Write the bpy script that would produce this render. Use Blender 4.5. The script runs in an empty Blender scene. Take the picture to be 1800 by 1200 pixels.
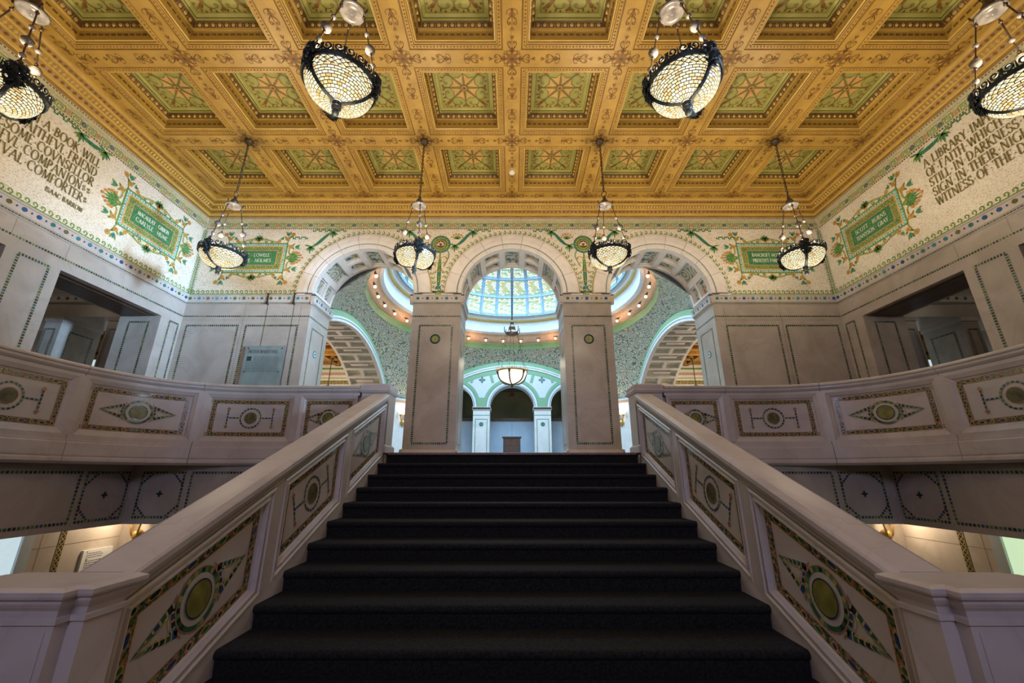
import bpy, math, random
from math import sin, cos, pi, radians, sqrt, atan2, hypot
from mathutils import Vector, Matrix

sc = bpy.context.scene
COL = sc.collection
RND = random.Random(11)

# ------------------------------------------------------------------ camera, world, daylight, exposure
FPX, HOR = 725.0, 833.0                       # focal length and horizon row for an 1800 x 1200 frame
cam = bpy.data.cameras.new('camera'); cam.sensor_width = 36.0; cam.lens = 36.0 * FPX / 1800.0
cam.clip_start = 0.05; cam.clip_end = 200
camo = bpy.data.objects.new('camera', cam); COL.objects.link(camo)
camo.location = (0, 0, 0); camo.rotation_euler = (pi / 2 + atan2(HOR - 600.0, FPX), 0, 0)
sc.camera = camo

wd = bpy.data.worlds.new('world'); sc.world = wd; wd.use_nodes = True
wd.node_tree.nodes['Background'].inputs[0].default_value = (0.55, 0.68, 0.9, 1)
wd.node_tree.nodes['Background'].inputs[1].default_value = 0.10

def area(name, loc, target, sx, sy, power, col, spread=180):
    l = bpy.data.lights.new(name, 'AREA'); l.shape = 'RECTANGLE'; l.size = sx; l.size_y = sy
    l.energy = power; l.color = col; l.spread = radians(spread)
    o = bpy.data.objects.new(name, l); COL.objects.link(o); o.location = loc
    o.rotation_euler = (Vector(target) - Vector(loc)).to_track_quat('-Z', 'Y').to_euler()
    return o
def point(name, loc, power, col, r=0.1):
    l = bpy.data.lights.new(name, 'POINT'); l.energy = power; l.color = col; l.shadow_soft_size = r
    o = bpy.data.objects.new(name, l); COL.objects.link(o); o.location = loc
    return o

WARM = (1.0, 0.84, 0.60)
# added lavender fill from behind the camera, no known window there
area('front_fill', (0, -4.3, 2.9), (0, 5.2, 0.2), 3.0, 2.2, 128, (0.58, 0.60, 1.0), 110)
# added blue beam across the hall onto the ISAAC BARROW corner, source unseen
area('blue_cross_fill', (8.3, 1.5, 2.5), (-7.6, 8.6, 3.85), 1.0, 1.2, 105, (0.42, 0.68, 1.0), 24)
# daylight through the art-glass dome
area('dome_daylight', (0, 16.5, 10.9), (0, 16.5, 0), 5.0, 5.0, 1900, (0.48, 0.75, 1.0), 180)
area('arcade_daylight', (0, 25.6, 3.2), (0, 27, 1.5), 9, 0.5, 12, (0.5, 0.75, 1.0))

sc.view_settings.view_transform = 'Standard'; sc.view_settings.look = 'None'
sc.view_settings.gamma = 1.0; sc.view_settings.use_curve_mapping = False
sc.view_settings.exposure = 0.0
sc.cycles.use_denoising = True
sc.cycles.max_bounces = 5; sc.cycles.diffuse_bounces = 3; sc.cycles.glossy_bounces = 2; sc.cycles.use_adaptive_sampling = True; sc.cycles.adaptive_threshold = 0.04
sc.cycles.sample_clamp_indirect = 6.0; sc.cycles.caustics_reflective = False; sc.cycles.caustics_refractive = False

# ------------------------------------------------------------------ key dimensions (metres, camera at the origin)
XW, YB, YB2 = 7.69, 9.0, 10.0                 # side walls, arcade wall front and back
ZL, ZF, ZLOW = 0.30, -1.378, -3.6             # gallery floor, stair foot landing, lower hall floor
ZC = 6.52                                     # ceiling rib soffit
SX, SY, YR = 1.80, 1.76, 8.57                 # coffer pitch and last rib row
YS, TR, RI = 6.458, 0.3725, 0.1525            # top nosing, tread, rise
SW = 1.9                                      # half stair width
SL = RI / TR
YC, AH = 16.5, 6.6                            # dome hall centre and half side

# ------------------------------------------------------------------ materials
def new_mat(name):
    m = bpy.data.materials.new(name); m.use_nodes = True
    return m, m.node_tree.nodes, m.node_tree.links, m.node_tree.nodes['Principled BSDF']
def ramp(N, stops, interp='LINEAR'):
    r = N.new('ShaderNodeValToRGB'); r.color_ramp.interpolation = interp
    e = r.color_ramp.elements
    while len(e) < len(stops): e.new(0.5)
    for i, (p, c) in enumerate(stops):
        e[i].position = p; e[i].color = (c[0], c[1], c[2], 1)
    return r
def noise_mat(name, c1, c2, scale=6, rough=0.5, detail=4, bump=0.0, metal=0.0, spec=0.5, bscale=None):
    m, N, L, B = new_mat(name)
    tc = N.new('ShaderNodeTexCoord'); no = N.new('ShaderNodeTexNoise')
    no.inputs['Scale'].default_value = scale; no.inputs['Detail'].default_value = detail
    L.new(tc.outputs['Object'], no.inputs['Vector'])
    r = ramp(N, [(0.35, c1), (0.68, c2)]); L.new(no.outputs['Fac'], r.inputs[0]); L.new(r.outputs[0], B.inputs['Base Color'])
    B.inputs['Roughness'].default_value = rough; B.inputs['Metallic'].default_value = metal
    B.inputs['Specular IOR Level'].default_value = spec
    if bump:
        n2 = N.new('ShaderNodeTexNoise'); n2.inputs['Scale'].default_value = bscale or scale * 6; L.new(tc.outputs['Object'], n2.inputs['Vector'])
        b = N.new('ShaderNodeBump'); b.inputs['Strength'].default_value = bump; b.inputs['Distance'].default_value = 0.01
        L.new(n2.outputs['Fac'], b.inputs['Height']); L.new(b.outputs[0], B.inputs['Normal'])
    return m
def marble_mat(name, base, cloud, vein, rough=0.38):
    m, N, L, B = new_mat(name)
    tc = N.new('ShaderNodeTexCoord')
    mp = N.new('ShaderNodeMapping'); mp.inputs['Rotation'].default_value = (0.5, 0.35, 0.6); L.new(tc.outputs['Object'], mp.inputs[0])
    n1 = N.new('ShaderNodeTexNoise'); n1.inputs['Scale'].default_value = 1.6; n1.inputs['Detail'].default_value = 6
    n1.inputs['Distortion'].default_value = 0.8; L.new(mp.outputs[0], n1.inputs['Vector'])
    r1 = ramp(N, [(0.3, cloud), (0.62, base)]); L.new(n1.outputs['Fac'], r1.inputs[0])
    n2 = N.new('ShaderNodeTexNoise'); n2.inputs['Scale'].default_value = 0.9; n2.inputs['Detail'].default_value = 8
    n2.inputs['Distortion'].default_value = 1.6; L.new(mp.outputs[0], n2.inputs['Vector'])
    r2 = ramp(N, [(0.475, (0, 0, 0)), (0.5, (1, 1, 1)), (0.525, (0, 0, 0))]); L.new(n2.outputs['Fac'], r2.inputs[0])
    ml = N.new('ShaderNodeMath'); ml.operation = 'MULTIPLY'; ml.inputs[1].default_value = 0.22; L.new(r2.outputs[0], ml.inputs[0])
    mx = N.new('ShaderNodeMix'); mx.data_type = 'RGBA'; L.new(ml.outputs[0], mx.inputs[0])
    L.new(r1.outputs[0], mx.inputs[6]); mx.inputs[7].default_value = (*vein, 1)
    L.new(mx.outputs[2], B.inputs['Base Color']); B.inputs['Roughness'].default_value = rough
    return m
def mosaic_mat(name, stops, scale=45, rough=0.4, bump=0.25):
    m, N, L, B = new_mat(name)
    tc = N.new('ShaderNodeTexCoord'); v = N.new('ShaderNodeTexVoronoi'); v.inputs['Scale'].default_value = scale
    v.inputs['Randomness'].default_value = 0.7
    L.new(tc.outputs['Object'], v.inputs['Vector'])
    s = N.new('ShaderNodeSeparateColor'); L.new(v.outputs['Color'], s.inputs[0])
    r = ramp(N, stops, 'CONSTANT'); L.new(s.outputs[0], r.inputs[0])
    no = N.new('ShaderNodeTexNoise'); no.inputs['Scale'].default_value = 1.3; L.new(tc.outputs['Object'], no.inputs['Vector'])
    mx = N.new('ShaderNodeMix'); mx.data_type = 'RGBA'; mx.blend_type = 'MULTIPLY'; mx.inputs[0].default_value = 0.35
    L.new(r.outputs[0], mx.inputs[6]); L.new(no.outputs['Fac'], mx.inputs[7])
    L.new(mx.outputs[2], B.inputs['Base Color']); B.inputs['Roughness'].default_value = rough
    b = N.new('ShaderNodeBump'); b.inputs['Strength'].default_value = bump; b.inputs['Distance'].default_value = 0.004
    L.new(v.outputs['Distance'], b.inputs['Height']); L.new(b.outputs[0], B.inputs['Normal'])
    return m
def dash_mat(name, stops, period, gap=None, gapw=0.2, rough=0.3):
    """tesserae along the strip: the u coordinate runs in metres"""
    m, N, L, B = new_mat(name)
    tc = N.new('ShaderNodeTexCoord'); sp = N.new('ShaderNodeSeparateXYZ'); L.new(tc.outputs['UV'], sp.inputs[0])
    d = N.new('ShaderNodeMath'); d.operation = 'DIVIDE'; d.inputs[1].default_value = period; L.new(sp.outputs[0], d.inputs[0])
    f = N.new('ShaderNodeMath'); f.operation = 'FLOOR'; L.new(d.outputs[0], f.inputs[0])
    w = N.new('ShaderNodeTexWhiteNoise'); w.noise_dimensions = '1D'; L.new(f.outputs[0], w.inputs['W'])
    r = ramp(N, stops, 'CONSTANT'); L.new(w.outputs['Value'], r.inputs[0])
    out = r.outputs[0]
    if gap:
        fr = N.new('ShaderNodeMath'); fr.operation = 'FRACT'; L.new(d.outputs[0], fr.inputs[0])
        g = N.new('ShaderNodeMath'); g.operation = 'LESS_THAN'; g.inputs[1].default_value = gapw; L.new(fr.outputs[0], g.inputs[0])
        mx = N.new('ShaderNodeMix'); mx.data_type = 'RGBA'; L.new(g.outputs[0], mx.inputs[0]); L.new(out, mx.inputs[6]); mx.inputs[7].default_value = (*gap, 1)
        out = mx.outputs[2]
    L.new(out, B.inputs['Base Color']); B.inputs['Roughness'].default_value = rough
    return m
def plain(name, c, rough=0.5, metal=0.0, emit=None, es=1.0):
    if emit: c = [x * 0.25 for x in c]
    m, N, L, B = new_mat(name)
    no = N.new('ShaderNodeTexNoise'); no.inputs['Scale'].default_value = 14; tc = N.new('ShaderNodeTexCoord'); L.new(tc.outputs['Object'], no.inputs['Vector'])
    r = ramp(N, [(0.3, [x * 0.86 for x in c]), (0.7, [min(1, x * 1.1) for x in c])]); L.new(no.outputs['Fac'], r.inputs[0])
    L.new(r.outputs[0], B.inputs['Base Color']); B.inputs['Roughness'].default_value = rough; B.inputs['Metallic'].default_value = metal
    if emit:
        B.inputs['Emission Color'].default_value = (*emit, 1); B.inputs['Emission Strength'].default_value = es; m.cycles.emission_sampling = 'NONE'
    return m

MARBLE = marble_mat('white_marble', (0.53, 0.47, 0.43), (0.44, 0.38, 0.345), (0.28, 0.24, 0.23))
WALLM = marble_mat('wall_marble', (0.43, 0.375, 0.33), (0.345, 0.293, 0.25), (0.24, 0.20, 0.175), 0.32)
ARCHM = marble_mat('arch_marble', (0.72, 0.675, 0.64), (0.64, 0.59, 0.55), (0.46, 0.42, 0.39), 0.4)
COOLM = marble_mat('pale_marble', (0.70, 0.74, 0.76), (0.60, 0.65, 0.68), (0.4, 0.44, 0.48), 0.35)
CARPET = noise_mat('black_carpet', (0.010, 0.0095, 0.009), (0.025, 0.023, 0.021), 60, 0.95, 3, 0.6, spec=0.15, bscale=300)
NOSING = mosaic_mat('red_brown_nosing', [(0, (0.20, 0.10, 0.07)), (0.4, (0.28, 0.16, 0.11)), (0.7, (0.12, 0.08, 0.07))], 90)
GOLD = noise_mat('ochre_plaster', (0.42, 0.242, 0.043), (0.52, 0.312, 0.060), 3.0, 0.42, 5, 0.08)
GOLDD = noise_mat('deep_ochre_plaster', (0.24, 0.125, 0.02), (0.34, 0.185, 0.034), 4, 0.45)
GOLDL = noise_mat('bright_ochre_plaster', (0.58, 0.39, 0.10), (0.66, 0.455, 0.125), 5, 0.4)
STENC = noise_mat('umber_stencil', (0.20, 0.088, 0.014), (0.29, 0.135, 0.024), 9, 0.5)
UMBER = noise_mat('dark_umber_paint', (0.10, 0.05, 0.012), (0.15, 0.075, 0.018), 9, 0.5)
OLIVE = noise_mat('olive_plaster', (0.36, 0.34, 0.085), (0.46, 0.43, 0.13), 3.5, 0.5)
OLIVED = noise_mat('dark_olive_plaster', (0.17, 0.16, 0.035), (0.24, 0.22, 0.055), 5, 0.5)
WEB = noise_mat('apricot_plaster', (0.62, 0.33, 0.10), (0.74, 0.44, 0.15), 5, 0.5)
MOSAIC = mosaic_mat('cream_mosaic', [(0, (0.84, 0.78, 0.67)), (0.34, (0.78, 0.71, 0.60)), (0.6, (0.90, 0.84, 0.74)), (0.84, (0.66, 0.54, 0.41)), (0.94, (0.60, 0.50, 0.32))], 55)
TGREEN = mosaic_mat('green_mosaic', [(0, (0.05, 0.20, 0.07)), (0.4, (0.10, 0.30, 0.10)), (0.75, (0.03, 0.15, 0.08))], 60)
TLEAF = mosaic_mat('leaf_mosaic', [(0, (0.14, 0.27, 0.05)), (0.4, (0.26, 0.37, 0.08)), (0.75, (0.08, 0.21, 0.06))], 60)
TOLIVE = mosaic_mat('olive_mosaic', [(0, (0.34, 0.31, 0.06)), (0.35, (0.46, 0.40, 0.10)), (0.6, (0.20, 0.25, 0.05)), (0.85, (0.55, 0.46, 0.20))], 60)
TKEY = mosaic_mat('straw_mosaic', [(0, (0.64, 0.60, 0.40)), (0.4, (0.70, 0.65, 0.46)), (0.75, (0.54, 0.53, 0.30))], 50)
TTEAL = mosaic_mat('teal_mosaic', [(0, (0.03, 0.20, 0.22)), (0.5, (0.05, 0.30, 0.30)), (0.8, (0.02, 0.12, 0.20))], 60)
TBLUE = mosaic_mat('blue_mosaic', [(0, (0.03, 0.10, 0.26)), (0.5, (0.06, 0.20, 0.36)), (0.8, (0.03, 0.26, 0.30))], 60)
TORANGE = mosaic_mat('orange_mosaic', [(0, (0.62, 0.27, 0.05)), (0.5, (0.70, 0.40, 0.08)), (0.8, (0.50, 0.16, 0.06))], 60)
TPINK = mosaic_mat('rose_mosaic', [(0, (0.55, 0.34, 0.26)), (0.5, (0.62, 0.42, 0.32)), (0.8, (0.45, 0.24, 0.2))], 60)
TGOLD = mosaic_mat('gold_mosaic', [(0, (0.48, 0.33, 0.08)), (0.5, (0.60, 0.44, 0.14)), (0.8, (0.36, 0.22, 0.06))], 70)
LETTER = noise_mat('bronze_green_letter', (0.13, 0.105, 0.03), (0.20, 0.16, 0.05), 30, 0.4)
LETTERW = noise_mat('silver_letter', (0.62, 0.66, 0.56), (0.74, 0.78, 0.68), 30, 0.4)
G_, K_, B_, Y_, C_ = (0.035, 0.11, 0.05), (0.02, 0.025, 0.02), (0.03, 0.06, 0.15), (0.36, 0.30, 0.09), (0.58, 0.50, 0.42)
INLAY = dash_mat('inlay_tesserae', [(0, K_), (0.34, G_), (0.62, (0.17, 0.16, 0.05)), (0.74, K_), (0.88, B_)], 0.046, (0.40, 0.36, 0.24), 0.26)
INGRN = dash_mat('green_gold_tesserae', [(0, G_), (0.4, (0.10, 0.22, 0.09)), (0.6, Y_), (0.8, K_)], 0.03)
INGOLD = dash_mat('gold_tesserae', [(0, (0.42, 0.33, 0.12)), (0.4, (0.30, 0.26, 0.10)), (0.7, (0.52, 0.43, 0.2))], 0.02)
INTURQ = dash_mat('turquoise_tesserae', [(0, (0.06, 0.42, 0.46)), (0.5, (0.10, 0.52, 0.55)), (0.8, (0.03, 0.30, 0.38))], 0.062, (0.62, 0.66, 0.58), 0.28)
INRED = dash_mat('red_white_tesserae', [(0, (0.50, 0.17, 0.06)), (0.5, (0.60, 0.28, 0.08))], 0.034, (0.7, 0.62, 0.5), 0.42)
INTEAL = dash_mat('teal_bead_tesserae', [(0, (0.03, 0.15, 0.17)), (0.5, (0.02, 0.08, 0.10))], 0.045, (0.62, 0.55, 0.46), 0.3)
ROPE = dash_mat('dark_rope_tesserae', [(0, (0.12, 0.07, 0.04)), (0.5, (0.22, 0.13, 0.06)), (0.8, (0.06, 0.05, 0.04))], 0.05, (0.66, 0.58, 0.44), 0.35)
COSM = mosaic_mat('cosmati_mosaic', [(0, (0.05, 0.13, 0.06)), (0.25, (0.36, 0.19, 0.08)), (0.45, (0.03, 0.06, 0.05)), (0.6, (0.30, 0.24, 0.08)), (0.75, (0.04, 0.14, 0.10)), (0.9, (0.5, 0.36, 0.22))], 55, 0.2)
COSR = mosaic_mat('cosmati_copper', [(0, (0.42, 0.20, 0.10)), (0.5, (0.52, 0.30, 0.15)), (0.8, (0.32, 0.14, 0.07))], 90, 0.2)
COSD = noise_mat('cosmati_dark_stone', (0.012, 0.03, 0.03), (0.03, 0.06, 0.06), 20, 0.15)
COSB = noise_mat('cosmati_blue_stone', (0.02, 0.04, 0.14), (0.03, 0.08, 0.2), 20, 0.15)
COSG = noise_mat('cosmati_green_stone', (0.02, 0.09, 0.04), (0.05, 0.16, 0.06), 20, 0.15)
SERP = noise_mat('olive_serpentine', (0.12, 0.115, 0.02), (0.24, 0.22, 0.05), 12, 0.36, 6)
SERPD = noise_mat('dark_serpentine', (0.06, 0.055, 0.025), (0.15, 0.135, 0.05), 14, 0.36, 6)
GEMS = [noise_mat('gem_' + n, [x * .6 for x in c], c, 20, 0.15) for n, c in
        (('blue', (0.03, 0.12, 0.34)), ('teal', (0.04, 0.24, 0.28)), ('green', (0.07, 0.22, 0.09)), ('moss', (0.16, 0.17, 0.06)), ('azure', (0.05, 0.30, 0.42)))]
IRON = noise_mat('blackened_bronze', (0.016, 0.018, 0.02), (0.035, 0.045, 0.05), 40, 0.45, metal=0.5)
BRONZE = noise_mat('brown_bronze', (0.07, 0.045, 0.028), (0.12, 0.08, 0.05), 30, 0.4, metal=0.6)
BRASS = noise_mat('gilt_brass', (0.50, 0.30, 0.08), (0.66, 0.42, 0.14), 20, 0.3, metal=0.8)
BEAD = noise_mat('grey_pearl_bead', (0.11, 0.098, 0.092), (0.20, 0.18, 0.17), 14, 0.25)
BULB = plain('bulb_glow', (1, 0.9, 0.7), 0.5, emit=(1.0, 0.66, 0.34), es=3.5)
MILK = plain('milk_glass_glow', (1, 0.95, 0.85), 0.4, emit=(1.0, 0.88, 0.70), es=1.6)
GLOW = [plain('bowl_glass_' + n, c, 0.3, emit=c, es=e) for n, c, e in
        (('white', (1.0, 0.88, 0.56), 1.08), ('cream', (1.0, 0.80, 0.42), .95), ('amber', (1.0, 0.64, 0.22), .85), ('pearl', (1.0, 0.94, 0.68), 1.22))]
LEAD = plain('lead_came', (0.05, 0.04, 0.025), 0.6)
PEACH = noise_mat('peach_gilt_plaster', (0.50, 0.29, 0.18), (0.60, 0.37, 0.23), 8, 0.4, 4, 0.3, bscale=24)
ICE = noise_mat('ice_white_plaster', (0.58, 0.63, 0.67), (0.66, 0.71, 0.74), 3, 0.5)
STEEL = noise_mat('blue_grey_iron', (0.16, 0.26, 0.34), (0.22, 0.33, 0.42), 8, 0.5)
BANDG = noise_mat('green_band_mosaic', (0.10, 0.16, 0.06), (0.17, 0.23, 0.085), 20, 0.4)
SEAG = noise_mat('sea_green_mosaic', (0.17, 0.36, 0.22), (0.25, 0.45, 0.29), 24, 0.4)
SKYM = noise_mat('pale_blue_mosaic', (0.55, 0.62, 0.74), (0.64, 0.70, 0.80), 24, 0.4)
DRAB = noise_mat('olive_drab_plaster', (0.15, 0.15, 0.075), (0.18, 0.18, 0.095), 2, 0.7)
WALNUT = noise_mat('dark_walnut', (0.055, 0.028, 0.018), (0.09, 0.048, 0.03), 6, 0.4)
BLUEW = noise_mat('pale_blue_panel', (0.36, 0.47, 0.60), (0.41, 0.52, 0.65), 2, 0.5)
PAPER = noise_mat('white_sign_board', (0.86, 0.83, 0.80), (0.9, 0.87, 0.84), 3, 0.5)
INK = plain('grey_print', (0.06, 0.065, 0.07), 0.6)
BLACKP = plain('black_plastic', (0.015, 0.015, 0.015), 0.5)
WHITEP = plain('white_plastic', (0.85, 0.82, 0.76), 0.4)
REDP = plain('red_enamel', (0.25, 0.02, 0.02), 0.4)
FLOORM = marble_mat('floor_marble', (0.50, 0.44, 0.40), (0.40, 0.34, 0.30), (0.25, 0.2, 0.18), 0.25)
LOWW = marble_mat('lower_wall_marble', (0.62, 0.52, 0.43), (0.54, 0.44, 0.36), (0.4, 0.32, 0.26), 0.35)
DAYL = plain('daylit_window_glass', (0.8, 0.9, 1.0), 0.3, emit=(0.70, 0.88, 0.95), es=0.75)

def glass_plaque():
    m, N, L, B = new_mat('frosted_green_glass')
    B.inputs['Base Color'].default_value = (0.22, 0.27, 0.25, 1); B.inputs['Roughness'].default_value = 0.25
    no = N.new('ShaderNodeTexNoise'); no.inputs['Scale'].default_value = 3
    r = ramp(N, [(0.3, (0.17, 0.21, 0.20)), (0.7, (0.24, 0.29, 0.27))]); L.new(no.outputs['Fac'], r.inputs[0]); L.new(r.outputs[0], B.inputs['Base Color'])
    return m
PLAQ = glass_plaque()

def pane_mat():
    """fish-scale art glass: rows of white lights with green and amber ones between"""
    m, N, L, B = new_mat('art_glass_pane')
    tc = N.new('ShaderNodeTexCoord'); br = N.new('ShaderNodeTexBrick'); br.offset = 0.5
    br.inputs['Scale'].default_value = 1.0; br.inputs['Mortar Size'].default_value = 0.012; br.inputs['Brick Width'].default_value = 0.15; br.inputs['Row Height'].default_value = 0.095
    br.inputs['Color1'].default_value = (1, 1, 1, 1); br.inputs['Color2'].default_value = (0, 0, 0, 1); br.inputs['Mortar'].default_value = (0.5, 0.5, 0.5, 1); br.inputs['Bias'].default_value = -0.1
    L.new(tc.outputs['UV'], br.inputs['Vector'])
    r = ramp(N, [(0.0, (0.98, 1.0, 0.92)), (0.30, (0.90, 1.0, 0.78)), (0.48, (0.92, 1.0, 1.0)), (0.66, (0.50, 0.70, 0.26)), (0.80, (0.20, 0.55, 0.38)), (0.92, (0.66, 0.55, 0.16))], 'CONSTANT')
    L.new(br.outputs['Color'], r.inputs[0])
    mx = N.new('ShaderNodeMix'); mx.data_type = 'RGBA'; L.new(br.outputs['Fac'], mx.inputs[0]); L.new(r.outputs[0], mx.inputs[6]); mx.inputs[7].default_value = (0.22, 0.36, 0.34, 1)
    B.inputs['Base Color'].default_value = (0.04, 0.05, 0.04, 1); B.inputs['Roughness'].default_value = 0.3
    L.new(mx.outputs[2], B.inputs['Emission Color']); B.inputs['Emission Strength'].default_value = 1.12; m.cycles.emission_sampling = 'NONE'
    return m
PANE = pane_mat()

def pendentive_mat():
    """dense scrollwork mosaic: cream ground, green tendrils, coloured flower heads"""
    m, N, L, B = new_mat('scrollwork_mosaic')
    tc = N.new('ShaderNodeTexCoord')
    v = N.new('ShaderNodeTexVoronoi'); v.inputs['Scale'].default_value = 2.7; L.new(tc.outputs['Object'], v.inputs['Vector'])
    no = N.new('ShaderNodeTexNoise'); no.inputs['Scale'].default_value = 6; L.new(tc.outputs['Object'], no.inputs['Vector'])
    ad = N.new('ShaderNodeMath'); ad.operation = 'MULTIPLY_ADD'; ad.inputs[1].default_value = 0.12; L.new(no.outputs['Fac'], ad.inputs[0]); L.new(v.outputs['Distance'], ad.inputs[2])
    sn = N.new('ShaderNodeMath'); sn.operation = 'MULTIPLY'; sn.inputs[1].default_value = 26; L.new(ad.outputs[0], sn.inputs[0])
    s2 = N.new('ShaderNodeMath'); s2.operation = 'SINE'; L.new(sn.outputs[0], s2.inputs[0])
    r = ramp(N, [(0.0, (0.52, 0.49, 0.43)), (0.50, (0.60, 0.57, 0.50)), (0.60, (0.08, 0.15, 0.08)), (0.92, (0.12, 0.20, 0.09))]); L.new(s2.outputs[0], r.inputs[0])
    v2 = N.new('ShaderNodeTexVoronoi'); v2.inputs['Scale'].default_value = 5.5; L.new(tc.outputs['Object'], v2.inputs['Vector'])
    lt = N.new('ShaderNodeMath'); lt.operation = 'LESS_THAN'; lt.inputs[1].default_value = 0.30; L.new(v2.outputs['Distance'], lt.inputs[0])
    se = N.new('ShaderNodeSeparateColor'); L.new(v2.outputs['Color'], se.inputs[0])
    r2 = ramp(N, [(0, (0.36, 0.16, 0.06)), (0.2, (0.40, 0.33, 0.12)), (0.4, (0.05, 0.12, 0.25)), (0.55, (0.10, 0.20, 0.09)), (0.7, (0.30, 0.12, 0.10)), (0.85, (0.06, 0.20, 0.22))], 'CONSTANT'); L.new(se.outputs[0], r2.inputs[0])
    mx = N.new('ShaderNodeMix'); mx.data_type = 'RGBA'; L.new(lt.outputs[0], mx.inputs[0]); L.new(r.outputs[0], mx.inputs[6]); L.new(r2.outputs[0], mx.inputs[7])
    L.new(mx.outputs[2], B.inputs['Base Color']); B.inputs['Roughness'].default_value = 0.4
    return m
PEND = pendentive_mat()

# ------------------------------------------------------------------ mesh helpers
def LM(u, v, d): return (u, -d, v)            # local wall frame: x along, z up, -y out of the wall
class MB:
    def __init__(s): s.v = []; s.f = []; s.m = []; s.uv = []; s.mats = []
    def mi(s, mat):
        if mat not in s.mats: s.mats.append(mat)
        return s.mats.index(mat)
    def add(s, vs, fs, mat, uvs=None):
        o = len(s.v); s.v += [tuple(p) for p in vs]; i = s.mi(mat)
        for k, f in enumerate(fs):
            s.f.append([a + o for a in f]); s.m.append(i); s.uv.append(uvs[k] if uvs else None)
        return s
    def box(s, x0, x1, y0, y1, z0, z1, mat):
        return s.add([(x, y, z) for z in (z0, z1) for y in (y0, y1) for x in (x0, x1)],
                     [(0, 2, 3, 1), (4, 5, 7, 6), (0, 1, 5, 4), (1, 3, 7, 5), (3, 2, 6, 7), (2, 0, 4, 6)], mat)
    def mbox(s, M, u0, u1, v0, v1, d0, d1, mat, n=1):
        """box in a mapped frame, split n times along u"""
        vs = []; fs = []
        for i in range(n + 1):
            u = u0 + (u1 - u0) * i / n
            vs += [M(u, v0, d0), M(u, v1, d0), M(u, v1, d1), M(u, v0, d1)]
        for i in range(n):
            a, b = 4 * i, 4 * i + 4
            for k in range(4): fs.append((a + k, a + (k + 1) % 4, b + (k + 1) % 4, b + k))
        fs += [(3, 2, 1, 0), tuple(4 * n + k for k in range(4))]
        return s.add(vs, fs, mat)
    def poly(s, pts, d0, d1, mat, M=LM):
        """polygon (u,v) with its face at depth d1 and sides down to d0"""
        n = len(pts)
        if d0 is None or d0 == d1: return s.add([M(u, v, d1) for u, v in pts], [tuple(range(n))], mat)
        vs = [M(u, v, d1) for u, v in pts] + [M(u, v, d0) for u, v in pts]
        return s.add(vs, [tuple(range(n))] + [(i, (i + 1) % n, n + (i + 1) % n, n + i) for i in range(n)], mat)
    def strip(s, pts, w, d, mat, M=LM, closed=False, taper=None, side=0.0):
        n = len(pts); vs = []; fs = []; uv = []; L = [0.0]
        for i in range(1, n): L.append(L[-1] + hypot(pts[i][0] - pts[i - 1][0], pts[i][1] - pts[i - 1][1]))
        for i in range(n):
            a = pts[(i - 1) % n] if (closed or i > 0) else pts[i]; b = pts[(i + 1) % n] if (closed or i < n - 1) else pts[i]
            tx, ty = b[0] - a[0], b[1] - a[1]; l = hypot(tx, ty) or 1; nx, ny = -ty / l, tx / l
            k = 1.0
            if closed or 0 < i < n - 1:
                p0, p1, p2 = a, pts[i], b
                e1 = Vector((p1[0] - p0[0], p1[1] - p0[1])); e2 = Vector((p2[0] - p1[0], p2[1] - p1[1]))
                if e1.length > 1e-9 and e2.length > 1e-9:
                    e1.normalize(); e2.normalize(); c = max(0.5, sqrt(max(0.0, (1 + e1.dot(e2)) / 2))); k = 1 / c
            h = w / 2 * k * (taper(i / (n - 1)) if taper else 1)
            vs += [M(pts[i][0] + nx * h, pts[i][1] + ny * h, d), M(pts[i][0] - nx * h, pts[i][1] - ny * h, d)]
        for i in range(n if closed else n - 1):
            j = (i + 1) % n; fs.append((2 * i, 2 * i + 1, 2 * j + 1, 2 * j))
            l0 = L[i]; l1 = L[j] if j else L[i] + hypot(pts[0][0] - pts[i][0], pts[0][1] - pts[i][1])
            uv.append([(l0, 1), (l0, 0), (l1, 0), (l1, 1)])
        return s.add(vs, fs, mat, uv)
    def rect(s, u0, u1, v0, v1, w, d, mat, M=LM, nu=1):
        """frame strip, laid as four runs so that tesserae stay regular"""
        h = w / 2
        for a, b in (((u0 - h, v1), (u1 + h, v1)), ((u1 + h, v0), (u0 - h, v0)), ((u0, v0 + h), (u0, v1 - h)), ((u1, v1 - h), (u1, v0 + h))):
            k = nu if a[0] != b[0] else 1
            s.strip([(a[0] + (b[0] - a[0]) * i / k, a[1] + (b[1] - a[1]) * i / k) for i in range(k + 1)], w, d, mat, M)
        return s
    def disc(s, u, v, r, d, mat, M=LM, n=14, d0=None, sq=1.0, rot=0.0):
        return s.poly([(u + r * cos(2 * pi * i / n + rot), v + r * sq * sin(2 * pi * i / n + rot)) for i in range(n)], d0, d, mat, M)
    def ring(s, u, v, r, w, d, mat, M=LM, n=24, a0=0.0, a1=2 * pi):
        full = abs(a1 - a0 - 2 * pi) < 1e-6
        k = n if full else n + 1
        return s.strip([(u + r * cos(a0 + (a1 - a0) * i / n), v + r * sin(a0 + (a1 - a0) * i / n)) for i in range(k)], w, d, mat, M, closed=full)
    def leaf(s, u, v, a, l, w, d, mat, M=LM, bend=0.0):
        P = []
        for t, k in ((0, 0.15), (0.25, 0.85), (0.55, 1.0), (0.8, 0.6), (1, 0.0), (0.8, -0.6), (0.55, -1.0), (0.25, -0.85), (0, -0.15)):
            x = t * l; y = k * w / 2 + bend * t * t * l
            P.append((u + x * cos(a) - y * sin(a), v + x * sin(a) + y * cos(a)))
        return s.poly(P, None, d, mat, M)
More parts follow.
